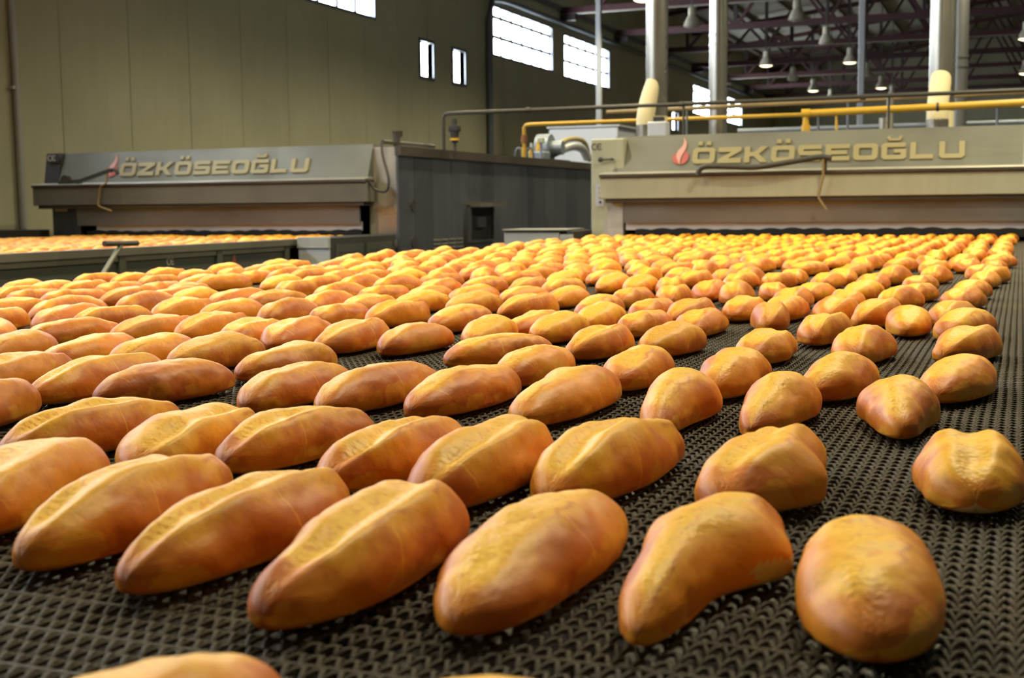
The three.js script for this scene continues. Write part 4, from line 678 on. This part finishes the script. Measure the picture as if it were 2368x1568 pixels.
[-2357,7683,2,237,89],[-1223,8133,-12,226,100],[-619,8381,4,226,93],[-1349,8098,5,232,95],[-2496,7693,18,222,88],[-837,8363,4,221,90],
[-1491,8111,5,225,97],[-716,8418,3,227,95],[-1605,8077,16,223,92],[-2619,7686,12,218,93],[-2732,7682,4,239,95],[-1734,8076,-15,209,91],
[-2868,7635,-9,211,96],[-1841,8075,-4,246,93],[-963,8435,5,225,92],[-82,8783,23,212,92],[-1085,8407,5,226,88],[-1985,8068,13,226,86],
[-2985,7717,4,235,90],[-2110,8072,10,215,93],[-196,8826,0,225,93],[-348,8777,7,257,92],[-1234,8453,1,226,88],[-2244,8064,-8,221,86],
[-476,8781,-19,230,98],[-594,8781,0,228,87],[-2361,8105,-13,241,97],[-2484,8064,14,223,94],[-1348,8516,-7,217,95],[-2595,8045,14,225,92],
[-847,8732,4,238,90],[-697,8791,-2,246,92],[-1480,8494,4,225,96],[-1595,8465,1,234,89],[-1740,8448,-2,227,95],[-2733,8081,-6,236,85],
[-2847,8041,12,236,95],[-983,8777,14,221,94],[-1092,8776,3,236,93],[-2966,8052,2,240,90],[-78,9183,-15,222,93],[-1227,8761,9,231,95],
[-1972,8482,-5,224,85],[-2099,8434,-9,218,97],[-1843,8555,-6,241,85],[-227,9193,5,206,91],[-365,9156,-3,209,85],[-483,9134,-4,220,91],
[-1372,8791,3,202,100],[-2226,8471,13,206,91],[-598,9142,-18,237,89],[-2356,8463,8,206,92],[-2492,8412,10,217,88],[-1475,8818,-1,230,92],
[-725,9148,9,211,95],[-1618,8825,6,234,96],[-2610,8463,-3,231,90],[-842,9156,0,240,94],[-2713,8430,-2,212,90],[-954,9121,-14,225,96],
[-1738,8839,5,219,93],[-2848,8410,13,242,94],[-1861,8811,3,234,92],[-63,9527,4,211,98],[-2996,8423,2,206,93],[-1102,9192,-17,250,88],
[-202,9552,9,216,93],[-2109,8812,13,236,98],[-1987,8866,3,219,86],[-1222,9172,5,246,86],[-1458,9109,2,206,95],[-1348,9165,-13,215,92],
[-2225,8841,-5,218,99],[-455,9540,1,229,85],[-337,9607,-8,225,83],[-2360,8816,24,250,89],[-588,9536,6,237,92],[-1597,9151,-7,224,100],
[-2600,8764,-12,241,97],[-1710,9120,7,221,92],[-692,9540,8,239,89],[-2470,8854,11,204,89],[-856,9520,-8,219,96],[-2733,8807,24,230,91],
[-1850,9153,-1,215,97],[-2863,8790,-7,229,94],[-1983,9148,1,234,94],[-1088,9501,-14,197,87],[-982,9563,-8,213,100],[-83,9920,16,226,91],
[-1208,9488,-14,204,95],[-2095,9160,-6,209,92],[-233,9900,10,249,88],[-328,9883,8,226,85],[-1344,9502,7,213,92],[-1477,9475,-1,203,97],
[-2210,9210,-6,254,86],[-1578,9480,-1,214,96],[-593,9873,-2,201,83],[-461,9943,-12,233,91],[-2364,9205,-4,218,96],[-2480,9193,-12,236,93],
[-1732,9492,8,224,84],[-2607,9177,5,226,94],[-710,9936,-4,200,89],[-1846,9537,-11,225,92],[-856,9932,-5,215,92],[-1980,9494,-14,233,98],
[-2859,9169,17,222,93],[-975,9915,-26,211,97],[-2744,9228,-9,238,89],[-85,10276,0,236,88],[-215,10249,-1,236,87],[-327,10221,15,225,89],
[-2106,9531,0,241,91],[-1096,9952,0,219,90],[-1204,9927,3,215,89],[-2986,9235,-2,260,92],[-477,10248,9,230,93],[-2233,9571,13,243,92],
[-1472,9880,0,242,94],[-2339,9542,8,210,88],[-1366,9924,-2,222,92],[-2483,9525,7,215,90],[-1583,9893,12,227,85],[-587,10285,-10,209,89],
[-1712,9891,-10,214,89],[-2611,9554,0,236,97],[-965,10203,4,221,93],[-1838,9867,16,237,96],[-2749,9515,3,230,93],[-843,10265,-8,213,86],
[-727,10327,-1,214,95],[-2106,9825,12,248,94],[-2859,9541,-11,236,87],[-1968,9916,12,214,94],[-1095,10266,2,216,84],[-2230,9849,21,232,92],
[-2983,9557,-11,226,91],[-1216,10265,3,216,90],[-1351,10275,2,240,91],[-1477,10235,-6,217,100],[-2368,9893,1,234,94],[-2484,9872,14,248,97],
[-1594,10233,-18,241,92],[-2594,9847,17,211,90],[-1705,10254,-20,215,94],[-2732,9877,13,204,93],[-1838,10295,21,234,96],[-1989,10241,-5,212,97],
[-2858,9915,1,238,94],[-2989,9898,1,237,92],[-2112,10265,8,216,87],[-2227,10237,14,213,95],[-2348,10252,1,226,88],[-2499,10215,-6,214,95],
[-2615,10245,-9,211,86],[-2752,10199,-6,198,87],[-2853,10270,1,214,85],[-2995,10271,3,234,92]];
const FRONT = [
  ['blurred loaf top peeping over the bottom edge of the picture, left of centre', { groove: 0.001 }],
  ['loaf whose tip barely shows at the bottom edge of the picture, near the centre', { groove: 0.001 }],
  ['front row loaf cut off by the left edge of the picture', { groove: 0.003, tex: 0 }],
  ['long slim front row loaf with a long open score, second from the left', { groove: 0.0055, taper: 0.1, tex: 5, tint: 0, blunt: 2.0 }],
  ['long front row loaf with a deep dark score, third from the left', { groove: 0.007, taper: 0.12, tex: 1, tint: 0, blunt: 2.1 }],
  ['long plump front row loaf with a ragged score, middle of the seven', { groove: 0.006, taper: 0.12, tex: 3, tint: 0, blunt: 2.2 }],
  ['smooth front row loaf with a faint score, left of the kinked one', { groove: 0.0015, ridge: 0.002, taper: 0.14, tex: 4, tint: 0, blunt: 2.2 }],
  ['kinked front row loaf with a pale corner jutting out to the right', { groove: 0.001, ridge: 0.004, taper: 0.16, neck: 0.3, tex: 2, tint: 0, blunt: 2.2, bump: [0.2, 1, 0.016, 0.24], bend: 0.006, pale: (u, v) => Math.abs(u - 0.6) < 0.09 + 0.02 * noise(v * 40, 2.2) && Math.abs(v - 0.77) < 0.07 }],
  ['broad smooth loaf at the right end of the front row, nearest the camera', { groove: 0.0, ridge: 0.002, taper: 0.05, tex: 7, tint: 0, blunt: 2.2, rings: 0.0012 }],
  ['dark loaf end showing at the left edge in the second row', { tint: 1, tex: 6 }],
  ['second row loaf with a raised torn peak, first whole one from the left', { groove: 0.007, tex: 1, taper: 0.0 }],
  ['plump second row loaf with a wide smooth score, second whole one from left', { groove: 0.006, tex: 5, taper: -0.02 }],
  ['second row loaf with a browned ragged score, third whole one from left', { groove: 0.006, tex: 3, taper: 0.0 }],
  ['second row loaf with a deep open score, fourth whole one from left', { groove: 0.007, tex: 7, taper: 0.02 }],
  ['short plump second row loaf with a torn ear, behind the middle front loaf', { groove: 0.006, tex: 0, taper: 0.03 }],
  ['second row loaf with a deep pale cleft, left of the two-lobed one', { groove: 0.0085, tex: 5, taper: 0.02 }],
  ['two-lobed second row loaf with a bright torn score, second from the right', { groove: 0.005, tex: 7, taper: -0.12, bump: [-0.3, 1, 0.022, 0.3], bend: 0.005 }],
  ['round squat loaf with a pale torn end at the right edge', { groove: 0.004, tex: 5, tint: 0, taper: 0.0, blunt: 2.3, pale: (u, v) => u < 0.05 + 0.012 * noise(v * 20, 3.3) && (v > 0.84 || v < 0.16) }],
  ['third row loaf cut off by the left edge of the picture', { tint: 1 }],
  ['third row loaf with a browned ragged score, just left of the dark one', { groove: 0.005, tex: 1 }],
  ['dark brown smooth loaf in the third row, left of the open belt', { groove: 0.0005, tint: 3, tex: 6, ridge: 0.002 }],
  ['third row loaf just right of the gap beside the dark brown one', { groove: 0.003, tint: 1, tex: 1, taper: 0.08 }],
  ['slim long brown loaf in the third row, sixth from the right', { groove: 0.002, tint: 1, tex: 4, taper: 0.1 }],
  ['smooth plump loaf in the third row, fifth from the right', { groove: 0.001, tex: 6, taper: 0.16 }],
  ['smooth golden loaf in the third row, fourth from the right', { groove: 0.001, ridge: 0.002, tex: 2, taper: 0.18 }],
  ['pear-shaped third row loaf with a bright score ridge, third from the right', { groove: 0, ridge: 0.004, tex: 7, taper: 0.14, neck: 0.3, bend: 0.004 }],
  ['pear-shaped third row loaf with faint rings, second from the right', { groove: 0, ridge: 0.003, tex: 0, taper: 0.16, neck: 0.24, rings: 0.0016 }],
  ['pear-shaped ringed loaf at the right end of the third row', { groove: 0, ridge: 0.003, tex: 4, taper: 0.16, neck: 0.28, rings: 0.0018 }],
  ['brown loaf at the left end of the fourth row, beside bare belt', { tint: 1, groove: 0.002, tex: 1 }],
  ['long slim loaf in the fourth row, sixth from the right', { groove: 0.001, tex: 3, taper: 0.05 }],
  ['smooth loaf in the fourth row, fifth from the right', { groove: 0.001, tex: 0 }],
  ['smooth loaf in the fourth row, fourth from the right', { groove: 0.001, tex: 7 }],
  ['rounded golden loaf in the fourth row, third from the right', { groove: 0, tex: 2, blunt: 2.3 }],
  ['rounded golden loaf in the fourth row, second from the right', { groove: 0, tex: 4, blunt: 2.3 }],
  ['broad loaf at the right end of the fourth row, near the belt edge', { groove: 0, tex: 7, rings: 0.001, blunt: 2.25 }],
];
{
  const kinds = []; for (let k = 0; k < 12; k++) { const p = randomLoaf(0.225, 0.096); kinds.push({ p, tex: k % 8 }); }
  const looks = ['golden', 'browned', 'golden', 'dark-crusted', 'golden'];
  const protos = {}, many = [], W20 = ['', 'first', 'second', 'third', 'fourth', 'fifth', 'sixth', 'seventh', 'eighth', 'ninth', 'tenth', 'eleventh', 'twelfth', 'thirteenth', 'fourteenth', 'fifteenth', 'sixteenth', 'seventeenth', 'eighteenth', 'nineteenth', 'twentieth'], nth = (n) => n <= 20 ? W20[n] : `twenty-${W20[n - 20]}`;
  const spot = (o, x, z, turn) => { o.position.set(x, BELT, z); o.rotation.y = -turn * Math.PI / 180; };
  LOAVES.forEach(([x, z, turn, L, W, id, row, place], n) => {
    x /= 1000; z /= -1000; L /= 1000; W /= 1000;
    if (n >= 300) { many.push([x, z, turn, L, W]); return; }
    let o, label;
    const put = (g) => { g.name = numbered('bread_loaf'); scene.add(g); return g; };
    if (id >= 0) {
      const [text, q] = FRONT[id], p = { ...randomLoaf(L, W), ...q }; label = text;
      o = put(buildLoaf(p, 84, 60, breadMat[q.tex ?? id % 8][q.tint ?? 0]));
    } else {
      const k = Math.floor(rnd() * 12), tint = [0, 0, 1, 2, 2, 3, 4][Math.floor(rnd() * 7)], key = k * 8 + tint;
      if (!protos[key]) { protos[key] = buildLoaf(kinds[k].p, 44, 32, breadMat[kinds[k].tex][tint]); if (protos[`g${k}`]) protos[key].children.forEach((c, i) => { c.geometry = protos[`g${k}`].children[i].geometry; }); else protos[`g${k}`] = protos[key]; }
      o = put(protos[key].clone()); o.scale.set(W / 0.096, rr(0.95, 1.05), L / 0.225);
      label = `${looks[tint]} loaf in the ${nth(row)} row from the front, ${nth(place)} from the belt edge`;
    }
    spot(o, x, z, turn); o.userData = { label, category: 'bread', group: 'loaves on the right-hand belt' };
  });
  // loaves too far off to tell apart: one object for each belt
  const stock = kinds.slice(0, 5).map((k) => loafGrid(k.p, 20, 16));
  const m4 = new THREE.Matrix4(), qt = new THREE.Quaternion(), Y = new THREE.Vector3(0, 1, 0);
  const pile = (name, label, list) => {
    const gs = list.map(([x, z, turn, L, W]) => {
      const g = stock[Math.floor(rnd() * 5)].clone(), t = TINTS[Math.floor(rnd() * 5)], c = new Float32Array(g.attributes.position.count * 3); for (let i = 0; i < c.length; i += 3) { c[i] = t[0]; c[i + 1] = t[1]; c[i + 2] = t[2]; }
      g.setAttribute('color', new THREE.BufferAttribute(c, 3)); m4.compose(new THREE.Vector3(x, BELT, z), qt.setFromAxisAngle(Y, -turn * Math.PI / 180), new THREE.Vector3(W / 0.096, rr(0.95, 1.05), L / 0.225)); g.applyMatrix4(m4); return g;
    });
    const o = new THREE.Mesh(mergeGeometries(gs), breadMany); o.name = name; o.userData = { kind: 'stuff', label, category: 'bread' }; scene.add(o);
  };
  pile('distant_loaves', 'crowd of small golden loaves at the far end of the right-hand belt', many);
  const left = []; let row = 0;
  for (let z = -3.3; z > -9.95; z -= 0.3, row++) for (let k = 0; k < 23; k++) {
    const x = -5.27 - 0.122 * (k + (row % 2) * 0.3) + gauss() * 0.008; if (x < -8.02 || (rnd() < 0.03)) continue;
    if (z + 0.1 < -9.74 && k < 3) continue;
    left.push([x, z + gauss() * 0.012, gauss() * 7 + 3, 0.232, 0.098]);
  }
  pile('loaves_on_left_conveyor', 'crowd of golden loaves covering the left conveyor', left);
}

scene.traverse((o) => { if (o.isMesh) { o.castShadow = true; o.receiveShadow = true; } });
renderer.render(scene, camera);
